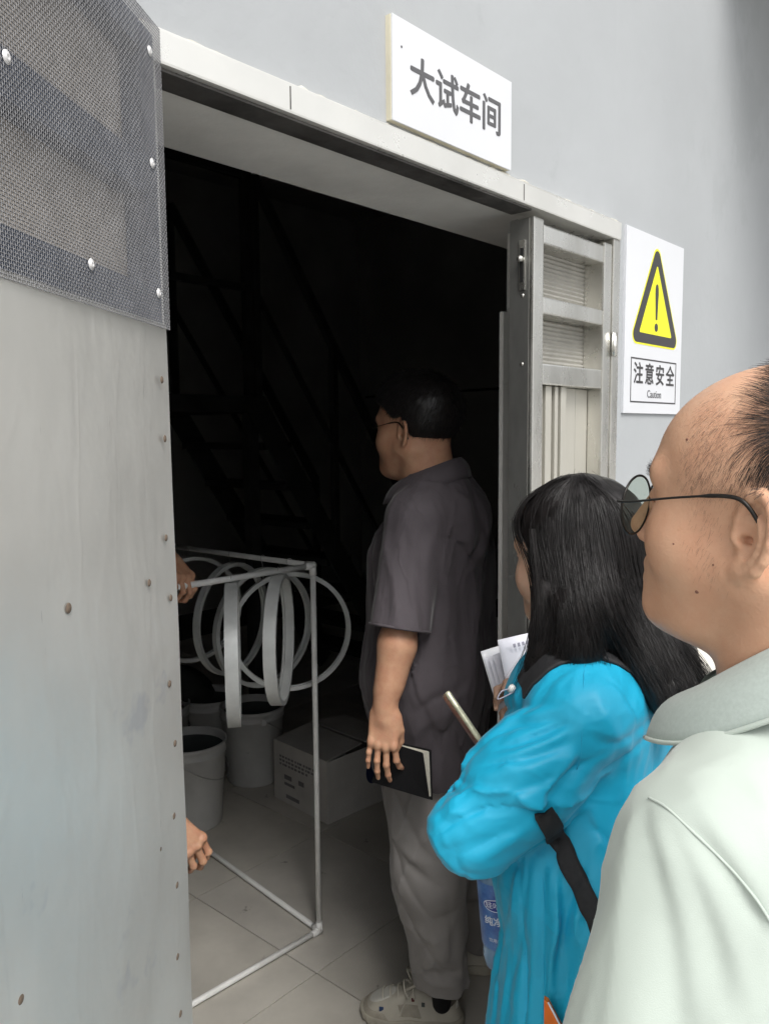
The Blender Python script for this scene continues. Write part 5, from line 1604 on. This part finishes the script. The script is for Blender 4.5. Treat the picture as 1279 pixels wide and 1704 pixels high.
M_pages = mat('cream_pages', (0.62, 0.60, 0.52), 0.8, var=0.08, vscale=120, stretch=(1, 1, 1))
M_skin_h = mat('skin_hand', (0.56, 0.33, 0.21), 0.5, var=0.10, vscale=40, sss=0.2, bump=0.3, bscale=260, bdist=0.001, spec=0.35, col2=(0.48, 0.24, 0.15))

def floor_v(px, py, z=0.0):
    s, k, zz = _ray(px, py); t = (z - CAMH) / zz
    return np.array([s * t, k * t, z])
def sneaker(root, base, toe, heel, seen):
    """low sneaker between two floor points (viewing frame)"""
    Yd = nrm(toe - heel); Zd = np.array([0, 0, 1.0]); Xd = np.cross(Yd, Zd)
    M = np.stack([Xd, Yd, Zd], 1); L = np.linalg.norm(toe - heel)
    pr = [(0.035, 0.038), (0.10, 0.036), (0.19, 0.047), (L - 0.048, 0.046)]
    def plan(Q, grow=0.0):
        W = np.stack([Q[:, 0] + 0.004 * np.sin(Q[:, 1] * 14), Q[:, 1], np.zeros(len(Q), np.float32)], 1)
        return chain(W, [(0, a, 0) for a, _ in pr], [r + grow for _, r in pr], 0.02)
    def sole(P):
        Q = (P - heel.astype(np.float32)) @ M.astype(np.float32)
        rise = 0.012 * np.clip((Q[:, 1] - L + 0.07) / 0.07, 0, 1) ** 2
        top = 0.034 - 0.006 * np.clip(Q[:, 1] / L, 0, 1) + rise * 0.4
        g = 0.0012 * np.sign(np.sin(Q[:, 1] * 420)) * (np.abs(Q[:, 2] - 0.012) < 0.006)
        return smax(smax(plan(Q, 0.004) + g, Q[:, 2] - top, 0.006), rise - Q[:, 2] + 0.001, 0.006)
    def upper(P, inner=0.0):
        Q = (P - heel.astype(np.float32)) @ M.astype(np.float32)
        h = np.interp(Q[:, 1], [0, 0.02, 0.06, 0.10, 0.125, 0.17, 0.22, L - 0.03, L], [0.106, 0.108, 0.088, 0.100, 0.106, 0.086, 0.068, 0.052, 0.032]).astype(np.float32)
        side = plan(Q, -0.001) + np.clip(Q[:, 2] - 0.03, 0, 0.1) * 0.30
        d = smax(side, Q[:, 2] - h, 0.022)
        d = smax(d, -(Q[:, 2] - 0.022), 0.002)
        op = rc(Q, (0, 0.045, 0.075), (0, 0.075, 0.16), 0.030, 0.038)
        return smax(d, -op, 0.004)
    lo = np.minimum(toe, heel) - np.array([0.09, 0.09, 0.01]); hi = np.maximum(toe, heel) + np.array([0.09, 0.09, 0.13])
    sh = bpy.data.objects.new('sneaker', None); COL.objects.link(sh); sh.parent = root
    h = 0.0034 if seen else 0.006
    S_ = Sculpt(); S_.add(sole, lo, hi, h); S_.build('sole', M_sole, sh, base)
    S_ = Sculpt(); S_.add(upper, lo, hi, h); S_.build('upper', M_upper, sh, base)
    W = lambda p: heel + M @ np.asarray(p, float)
    def skin_patch(name, f2, m, off=0.0012):
        """an overlay panel: the part of the upper where f2(local) < 0, slightly proud"""
        g = lambda P: smax(upper(P) - off, f2((P - heel.astype(np.float32)) @ M.astype(np.float32)), 0.0012)
        S2 = Sculpt(); S2.add(g, lo, hi, h); S2.build(name, m, sh, base)
    if seen:
        skin_patch('toe_box', lambda Q: np.maximum(np.sqrt(((Q - np.array([0, L - 0.062, 0.07], np.float32)) / np.array([0.7, 1, 1.0], np.float32)) ** 2 @ np.ones(3, np.float32)) - 0.043, 0.040 - Q[:, 2]), M_toe)
        skin_patch('toe_guard', lambda Q: np.maximum((L - 0.085) - Q[:, 1] + (Q[:, 2] - 0.03) * 0.9, Q[:, 2] - 0.044), M_panel, 0.0018)
        skin_patch('quarter_panel', lambda Q: np.maximum(np.maximum(np.abs(Q[:, 1] - 0.135 - (Q[:, 2] - 0.05) * 0.4) - 0.028, Q[:, 2] - 0.068), 0.036 - Q[:, 2]), M_panel)
        skin_patch('heel_tab', lambda Q: np.maximum(Q[:, 1] - 0.014, 0.058 - Q[:, 2]), M_toe, 0.002)
        # tongue and laces
        bm = bmesh.new(); bm_box(bm, W((0, 0.128, 0.112)) - base, (0.046, 0.060, 0.008), Matrix([[M[i][0], nrm(W((0, 0.10, 0.125)) - W((0, 0.16, 0.086)))[i], np.cross(M[:, 0], nrm(W((0, 0.10, 0.125)) - W((0, 0.16, 0.086))))[i]] for i in range(3)]), 0.003)
        from_bm('tongue', bm, M_upper, sh, True)
        zt_ = lambda y: float(np.interp(y, [0.12, 0.17, 0.22], [0.107, 0.090, 0.073]))
        for i in range(5):
            y = 0.128 + 0.021 * i; z = zt_(y)
            pts = smooth_line([W((-0.034, y - 0.004, z - 0.020)), W((-0.020, y, z - 0.002)), W((0, y + 0.003, z + 0.004)), W((0.020, y, z - 0.002)), W((0.034, y - 0.004, z - 0.020))], 14)
            obj('lace', tube_mesh('lace', pts - base, 0.0028, 6), M_lace, sh)
        for s_ in (-1, 1):
            pts = smooth_line([W((0, 0.130, 0.100)), W((s_ * 0.018, 0.150, 0.128)), W((s_ * 0.040, 0.150, 0.122)), W((s_ * 0.046, 0.140, 0.098)), W((s_ * 0.024, 0.133, 0.099)), W((0, 0.131, 0.101))], 26)
            obj('lace_bow', tube_mesh('lace_bow', pts - base, 0.0024, 6), M_lace, sh)
        pts = smooth_line([W((-0.002, 0.131, 0.101)), W((-0.034, 0.142, 0.088)), W((-0.046, 0.155, 0.060)), W((-0.050, 0.160, 0.042))], 16)
        obj('lace_end', tube_mesh('lace_end', pts - base, 0.0022, 6), M_lace, sh)
        for (y, z, w_, h_, m) in ((0.212, 0.052, 0.012, 0.012, M_navy), (0.100, 0.070, 0.009, 0.011, M_lid), (0.128, 0.078, 0.008, 0.009, mat('dark_red_tag', (0.12, 0.02, 0.02), 0.6))):
            q = march_from(W((-0.12, y, z)), M[:, 0], upper)
            bm = bmesh.new(); bm_box(bm, q - base, (0.003, w_, h_), Matrix([[M[i][0], M[i][1], M[i][2]] for i in range(3)]), 0.0006); from_bm('tag', bm, m, sh)
    return sh
def march_from(o, d, f):
    o = np.asarray(o, float); d = np.asarray(d, float); t = 0.0
    for _ in range(80):
        t += 0.7 * float(f((o + d * t)[None].astype(np.float32))[0])
    return o + d * t

def person_charcoal():
    O = V(694, 716, 1.96); M = axes(R(37), R(1), R(3)); sc = 1.02
    A_ = axes(R(22)); X, Y = A_[:, 0], A_[:, 1]; U = np.array([0, 0, 1.0])
    N = O + M @ (np.array([0, -0.045, -0.165]) * sc)
    base = np.array([V(740, 1500, 2.03)[0], 2.03, 0.0])
    root = person_root(base, 'man in a charcoal short sleeved shirt and grey trousers standing inside the doorway')
    hs = in_frame(lambda P: head_sdf(P, fat=0.005), O, M, sc)
    NS = N + U * 0.055
    B = Sculpt()
    cn = np.array([O + M @ (np.array(c) * sc) for c in [(x, y, z) for x in (-0.1, 0.1) for y in (-0.12, 0.14) for z in (-0.21, 0.15)]])
    hv, hf = sdf_grid(hs, cn.min(0), cn.max(0), 0.0032)
    B.raw(hv, hf)
    SL = V(692, 862, 1.86); EL = V(662, 1068, 1.80); WL = V(641, 1180, 1.775)
    SR = N + X * 0.19 + U * (SL[2] - N[2]); ER = SR - U * 0.29 + X * 0.04; WR = ER - U * 0.22 + Y * 0.08
    hipL, kneeL, ankL = V(708, 1290, 1.97), V(713, 1455, 1.945), V(735, 1628, 1.965)
    hipR, kneeR, ankR = V(750, 1290, 2.12), V(778, 1440, 2.20), V(800, 1556, 2.275)
    hdn = nrm(V(635, 1275, 1.745) - WL); hz = nrm(np.array([-0.35, -0.93, 0.05])); hz = nrm(hz - hdn * np.dot(hz, hdn)); hy = np.cross(hz, hdn)
    HM = np.stack([hdn, hy, hz], 1)
    pose = [(5, 22, 30, 18), (1, 8, 24, 15), (-3, 2, 20, 14), (-8, -2, 18, 12), [(0.048, 0.036, -0.014), (0.075, 0.034, -0.028), (0.098, 0.024, -0.030)]]
    hand = in_frame(lambda P: hand_sdf(P, pose, 1), WL, HM, 0.93)
    def arm(P):
        d = chain(P, [SL, EL, WL - hdn * 0.015], [0.042, 0.036, 0.024], 0.03)
        d = smin(d, rc(P, EL + (WL - EL) * 0.1, EL + (WL - EL) * 0.6, 0.036, 0.029), 0.03)
        return smin(d, hand(P), 0.02)
    B.add(arm, np.minimum(np.minimum(EL, WL), WL + hdn * 0.2) - 0.09, np.maximum(EL, WL) + np.array([0.1, 0.09, 0.08]), 0.0026)
    TC = V(722, 1010, 2.02)
    def skin(P):
        d = rbox(P, (TC[0], TC[1] + 0.01, 1.08), (0.11, 0.07, 0.26), 0.06, A_)
        d = smin(d, chain(P, [SR, ER, WR, WR - U * 0.1], [0.05, 0.045, 0.03, 0.03], 0.02), 0.03)
        d = smin(d, chain(P, [hipL + np.array([0, 0.05, 0]), kneeL, ankL - U * 0.03], [0.07, 0.055, 0.024], 0.02), 0.04)
        d = smin(d, chain(P, [hipR, kneeR, ankR - U * 0.03], [0.085, 0.055, 0.038], 0.02), 0.04)
        return d
    B.add(skin, base + np.array([-0.4, -0.35, 0.04]), base + np.array([0.4, 0.5, 1.45]), 0.013)
    B.build('body', M_skin_h, root, base)
    # shirt
    hemz = V(720, 1276, 2.0)[2]
    def shirt(P):
        d = rbox(P, (TC[0] - 0.002, TC[1], 1.14), (0.195, 0.138, 0.27), 0.13, A_)
        d = smin(d, rbox(P, (TC[0] - 0.006, TC[1], 0.88), (0.185, 0.130, 0.22), 0.12, A_), 0.08)
        d = smin(d, rc(P, NS - U * 0.03, SL + U * 0.004, 0.062, 0.064), 0.04)
        d = smin(d, rc(P, NS - U * 0.03, SR + U * 0.004, 0.062, 0.064), 0.04)
        d = smin(d, ell(P, NS - Y * 0.03 - U * 0.10, (0.115, 0.105, 0.11), A_), 0.05)
        cu = SL + (EL - SL) * 0.90
        sl = rc(P, SL, cu, 0.066, 0.070)
        sl = sl - 0.006 * folds(P, EL - SL, 20, 0.16, 1.3, 2.0)
        slr = rc(P, SR, SR + (ER - SR) * 0.85, 0.066, 0.070)
        ax = nrm(EL - SL)
        sl = smax(sl, ((P - cu) @ ax.astype(np.float32)) , 0.003)
        w = sstep(P[:, 2], 0.8, 1.3)
        d = d - 0.0085 * folds(P, nrm(np.array([0.12, 0.0, 1.0])), 13, 0.12, 1.3, 7.0) - 0.006 * (folds(P, (0.25, 0.1, 1.0), 17, 0.12, 4.0, 13.0, 0.5) - folds(P, (-0.35, 0.1, 1.0), 17, 0.12, 4.0, 23.0, 0.5))
        wd = 0.008 * np.sin(P[:, 0] * 26 + 1)
        d = smax(d, (hemz + wd - P[:, 2]), 0.004)
        d = smin(smin(d, sl, 0.014), slr, 0.02)
        return smax(d, -rc(P, NS - U * 0.02 + Y * 0.01, NS + U * 0.1 + Y * 0.05, 0.058, 0.07), 0.006)
    shirt = creased(shirt, [([700, 690, 700, 705], [890, 930, 980, 1040], -0.0136, 0.0100), ([722, 735, 742, 740], [850, 920, 1010, 1100], 0.0119, 0.0140), ([748, 765, 770, 765], [860, 940, 1040, 1150], -0.0119, 0.0140),
                            ([785, 795, 792], [900, 1010, 1120], 0.0102, 0.0140), ([690, 720, 760, 780], [1190, 1165, 1150, 1130], -0.0085, 0.0100), ([680, 715, 750], [1225, 1200, 1185], 0.0085, 0.0100), ([640, 655, 660], [900, 960, 1030], 0.0085, 0.0100),
                            ([680, 676, 682], [900, 960, 1030], -0.0085, 0.0090)])
    S_ = Sculpt(); S_.add(shirt, base + np.array([-0.34, -0.32, 0.74]), base + np.array([0.34, 0.40, 1.55]), 0.0048)
    S_.build('shirt', M_shirt_d, root, base)
    cu = SL + (EL - SL) * 0.90; ax = nrm(EL - SL); e1 = nrm(np.cross(ax, [0.3, 1, 0])); e2 = np.cross(ax, e1)
    a = np.linspace(0, 2 * math.pi, 40, endpoint=False)
    obj('sleeve_cuff', tube_mesh('sleeve_cuff', [cu - ax * 0.004 + 0.0695 * (math.cos(x) * e1 + math.sin(x) * e2) - base for x in a], 0.0032, 8, closed=True), M_shirt_d, root)
    # collar
    th = np.linspace(-155, 155, 53); top, bot, no = [], [], []
    for t in np.radians(th):
        dr = -Y * math.cos(t) + X * math.sin(t); fr_ = (1 - math.cos(t)) / 2
        c = NS + U * 0.016 + Y * 0.015 * fr_
        top.append(c + dr * (0.066 + 0.006 * fr_) + U * (0.034 - 0.060 * fr_))
        bot.append(c + dr * (0.090 + 0.022 * fr_) + U * (-0.012 - 0.070 * fr_))
        no.append(nrm(dr * 0.75 + U * 0.66))
    top, bot, no = map(np.array, (top, bot, no))
    rows = [top * (1 - u) + bot * u + no * 0.007 * math.sin(math.pi * u) for u in np.linspace(0, 1, 6)]
    v = np.concatenate(rows + [r - no * 0.003 for r in rows[::-1]] + [top - U * 0.05]); K = len(th)
    f = np.array([(i * K + j, i * K + j + 1, (i + 1) * K + j + 1, (i + 1) * K + j) for i in range(12) for j in range(K - 1)])
    obj('collar', mesh_data('collar', v - base, f, True), M_shirt_d, root)
    # trousers
    def trousers(P):
        d = rbox(P, ((hipL + hipR) / 2 + U * 0.02), (0.165, 0.115, 0.14), 0.11, A_)
        l = chain(P, [hipL, kneeL, ankL], [0.108, 0.088, 0.066], 0.04); r_ = chain(P, [hipR, kneeR, ankR], [0.108, 0.085, 0.066], 0.04)
        l = smax(l, (ankL[2] - 0.012) - P[:, 2], 0.004); r_ = smax(r_, (ankR[2] - 0.012) - P[:, 2], 0.004)
        d = smin(smin(d, l, 0.04), r_, 0.02)
        d = d - 0.0055 * folds(P, (0.1, 0, 1), 14, 0.15, 1.3, 3.0) - 0.006 * (folds(P, (0.5, 0.1, 0.9), 15, 0.15, 4.0, 13.0, 0.5) - folds(P, (-0.6, 0.1, 0.8), 15, 0.15, 4.0, 23.0, 0.5))
        an = wt(P, ankL, 0.15); an2 = wt(P, ankR, 0.14)
        return d - (an + an2) * 0.008 * folds(P, (1.0, 0.2, 0.25), 26, 0.25, 1.4, 6.0)
    trousers = creased(trousers, [([672, 690, 715, 740], [1428, 1450, 1468, 1480], -0.0136, 0.0100), ([668, 690, 720], [1410, 1430, 1442], 0.0102, 0.0100), ([650, 680, 700], [1320, 1370, 1410], -0.0085, 0.0120), ([690, 700, 712], [1600, 1588, 1570], -0.0136, 0.0080),
                                  ([700, 730, 765], [1612, 1622, 1618], -0.0102, 0.0070), ([705, 735, 768], [1630, 1640, 1634], 0.0102, 0.0070), ([745, 752, 755], [1490, 1540, 1590], -0.0068, 0.0120)])
    S_ = Sculpt(); S_.add(trousers, base + np.array([-0.34, -0.30, 0.03]), base + np.array([0.32, 0.42, 0.97]), 0.0050)
    S_.build('trousers', M_pants, root, base)
    for ak in (ankL, ankR):
        S_ = Sculpt(); S_.add(lambda P: rc(P, ak + U * 0.05, ak - U * 0.07, 0.040, 0.024), ak - 0.13, ak + 0.12, 0.006)
        S_.build('sock', M_book, root, base)
    sneaker(root, base, floor_v(601, 1686), floor_v(768, 1706), True)
    sneaker(root, base, floor_v(700, 1600), floor_v(824, 1612), False)
    glasses(root, base, O, M, sc, y=0.107)
    # short hair
    toc = lambda p: ((p - O) @ M) / sc
    sk = lambda Q: smin(ell(Q, (0, -0.010, 0.046), (0.0785, 0.099, 0.084)), ell(Q, (0, 0.015, 0.060), (0.066, 0.070, 0.062)), 0.02)
    def hairline(Q):
        a = Q[:, 2] - np.interp(Q[:, 1], [-0.12, -0.075, -0.03, -0.012, 0.012, 0.035, 0.06, 0.10], [-0.075, -0.062, -0.02, 0.036, 0.030, 0.052, 0.068, 0.080]).astype(np.float32)
        return -a
    hair = in_frame(lambda Q: smax(sk(Q) - 0.007 - 0.004 * np.clip(Q[:, 2] * 14, 0, 1) - 0.0010 * vnoise(Q * 90), hairline(Q), 0.007), O, M, sc)
    S_ = Sculpt(); hvv, hff = sdf_grid(hair, cn.min(0), cn.max(0), 0.0034); S_.raw(hvv, hff); S_.build('hair', M_hair, root, base)
    p, n = scatter(hvv, hff, lambda c: np.ones(len(c)), 5500)
    comb = np.repeat((M @ nrm([0, 0.3, -0.5]))[None], len(p), 0)
    strand_mesh('hair_tips', grow(p, n, comb, 0.008 + 0.008 * rng.random(len(p)), 4, 0.3, 0.20, 0.3), 0.00035, 0.0001, M_hair, root, base)
    # notebook held against the leg
    nb_c = V(680, 1285, 1.77)
    nbk = view_thing('notebook', nb_c, 'black notebook with cream pages held low in the man\'s hand', 'notebook')
    def slab(name, quad, th, m):
        q = np.array(quad); n_ = nrm(np.cross(q[1] - q[0], q[3] - q[0]))
        v = np.concatenate([q, q + n_ * th]) - nb_c
        bm = bmesh.new(); vs_ = [bm.verts.new(x) for x in v]
        for f_ in ((0, 1, 2, 3), (7, 6, 5, 4), (0, 4, 5, 1), (1, 5, 6, 2), (2, 6, 7, 3), (3, 7, 4, 0)):
            bm.faces.new([vs_[i] for i in f_])
        bmesh.ops.bevel(bm, geom=bm.edges[:], offset=0.0012, segments=2, affect='EDGES')
        return from_bm(name, bm, m, nbk)
    slab('front_cover', [V(640, 1233, 1.785), V(704, 1253, 1.762), V(715, 1331, 1.765), V(618, 1302, 1.79)], 0.0022, M_book)
    slab('back_cover', [V(644, 1231, 1.807), V(718, 1248, 1.800), V(720, 1332, 1.790), V(622, 1303, 1.80)], 0.0022, M_book)
    for i in range(4):
        t_ = i / 3
        q = [V(642, 1234, 1.789 + 0.012 * t_), V(703 + 11 * t_, 1254 - 3 * t_, 1.766 + 0.030 * t_), V(713 + 4 * t_, 1326, 1.768 + 0.02 * t_), V(622, 1300, 1.792 + 0.005 * t_)]
        slab('page_block', q, 0.0035, M_pages)
    return root

def person_hidden():
    base = np.array([-0.98, 1.74, 0.0]); U = np.array([0, 0, 1.0])
    root = person_root(base, 'person hidden by the open door leaf, only two hands showing beside it')
    A_ = axes(R(180 - 25)); X, Y = A_[:, 0], A_[:, 1]
    g = on_pipe(T0_[0], T0_[1], 306)                              # where the upper hand grips the pipe
    gv = np.array([g[0] * FY - g[1] * FX, g[0] * FX + g[1] * FY, g[2]])
    pd = nrm(T0_[1] - T0_[0]); pdv = np.array([pd[0] * FY - pd[1] * FX, pd[0] * FX + pd[1] * FY, 0.0])
    # knuckles above the pipe, fingers reaching over it towards the doorway and down
    hx = nrm(np.array([0.55, -0.30, -0.55])); hz = nrm(np.array([0.55, -0.25, 0.80])); hz = nrm(hz - hx * np.dot(hz, hx)); hy = np.cross(hz, hx)
    WU = gv - hx * 0.098 + hz * 0.016
    poseU = [(3, 30, 55, 40), (0, 32, 58, 40), (-3, 34, 60, 40), (-6, 36, 62, 40), [(0.050, 0.036, -0.030), (0.078, 0.030, -0.042), (0.098, 0.016, -0.046)]]
    HU = np.stack([hx, hy, hz], 1)
    WD = V(272, 1372, 1.72); hx2 = nrm(V(345, 1415, 1.68) - V(292, 1372, 1.72)); hz2 = nrm(np.array([0.40, -0.62, 0.68])); hz2 = nrm(hz2 - hx2 * np.dot(hz2, hx2)); hy2 = np.cross(hz2, hx2)
    HD_ = np.stack([hx2, hy2, hz2], 1)
    poseD = [(3, 58, 42, 25), (0, 62, 42, 25), (-3, 64, 45, 25), (-6, 66, 48, 25), [(0.045, 0.036, -0.026), (0.070, 0.026, -0.044), (0.080, 0.008, -0.052)]]
    B = Sculpt()
    SU = np.array([-0.80, 1.76, 1.36]); EU = np.array([-0.80, 1.96, 1.12]); SD = np.array([-1.12, 1.66, 1.36]); ED = np.array([-0.80, 1.66, 0.98])
    fu = in_frame(lambda P: hand_sdf(P, poseU, 1), WU, HU, 0.96)
    B.add(lambda P: smin(fu(P), rc(P, EU, WU - hx * 0.02, 0.042, 0.028), 0.02), np.minimum(WU, gv) - 0.10, np.maximum(WU, gv) + 0.11, 0.0026)
    fd = in_frame(lambda P: hand_sdf(P, poseD, 1), WD, HD_, 1.05)
    B.add(lambda P: smin(fd(P), rc(P, ED, WD - hx2 * 0.02, 0.042, 0.028), 0.02), WD - 0.13, WD + 0.17, 0.0028)
    O = np.array([-0.97, 1.77, 1.60]); M = A_
    B.add(in_frame(lambda P: head_sdf(P), O, M, 1.0), O - 0.22, O + 0.16, 0.008)
    def skin(P):
        d = rbox(P, (-0.97, 1.72, 1.12), (0.15, 0.095, 0.27), 0.09, A_)
        d = smin(d, chain(P, [SU, EU, WU - hx * 0.03], [0.05, 0.042, 0.028], 0.02), 0.03)
        d = smin(d, chain(P, [SD, ED, WD - hx2 * 0.03], [0.05, 0.042, 0.028], 0.02), 0.03)
        for s in (-1, 1):
            h_ = np.array([-0.97, 1.72, 0.86]) + X * s * 0.09
            d = smin(d, chain(P, [h_, h_ - U * 0.4, h_ - U * 0.8], [0.085, 0.055, 0.04], 0.02), 0.03)
        return d
    B.add(skin, np.array([-1.35, 1.4, 0.03]), np.array([-0.45, 2.25, 1.5]), 0.013)
    B.build('body', M_skin_h, root, base)
    def shirt(P):
        d = rbox(P, (-0.97, 1.72, 1.10), (0.185, 0.125, 0.28), 0.11, A_)
        d = smin(d, smin(rc(P, SU, SU + (EU - SU) * 0.7, 0.062, 0.066), rc(P, SD, SD + (ED - SD) * 0.6, 0.062, 0.066), 0.02), 0.03)
        return d
    S_ = Sculpt(); S_.add(shirt, np.array([-1.3, 1.45, 0.75]), np.array([-0.65, 2.1, 1.48]), 0.012); S_.build('shirt', M_shirt_d, root, base)
    def trousers(P):
        d = rbox(P, (-0.97, 1.72, 0.86), (0.165, 0.115, 0.13), 0.1, A_)
        for s in (-1, 1):
            h_ = np.array([-0.97, 1.72, 0.86]) + X * s * 0.09
            d = smin(d, chain(P, [h_, h_ - U * 0.4, h_ - U * 0.78], [0.10, 0.075, 0.065], 0.02), 0.03)
        return d
    S_ = Sculpt(); S_.add(trousers, np.array([-1.3, 1.5, 0.0]), np.array([-0.65, 2.0, 1.05]), 0.013); S_.build('trousers', M_trou, root, base)
    for s in (-1, 1):
        c = np.array([-0.97, 1.72, 0.0]) + X * s * 0.09
        S_ = Sculpt(); S_.add(lambda P: smax(ell(P, c + Y * 0.06 + U * 0.035, (0.045, 0.13, 0.05), A_), -(P[:, 2] - 0.002), 0.004), c - np.array([0.2, 0.2, 0.02]), c + np.array([0.2, 0.2, 0.12]), 0.010)
        S_.build('shoe', M_shoe_b, root, base)
    S_ = Sculpt(); S_.add(in_frame(lambda Q: smax(ell(Q, (0, -0.010, 0.046), (0.082, 0.103, 0.088)), 0.03 + Q[:, 1] * 0.5 - Q[:, 2], 0.01), O, M), O - 0.14, O + 0.16, 0.008); S_.build('hair', M_hair, root, base)
    return root

person_polo()
person_woman()
woman_things()
person_charcoal()
person_hidden()
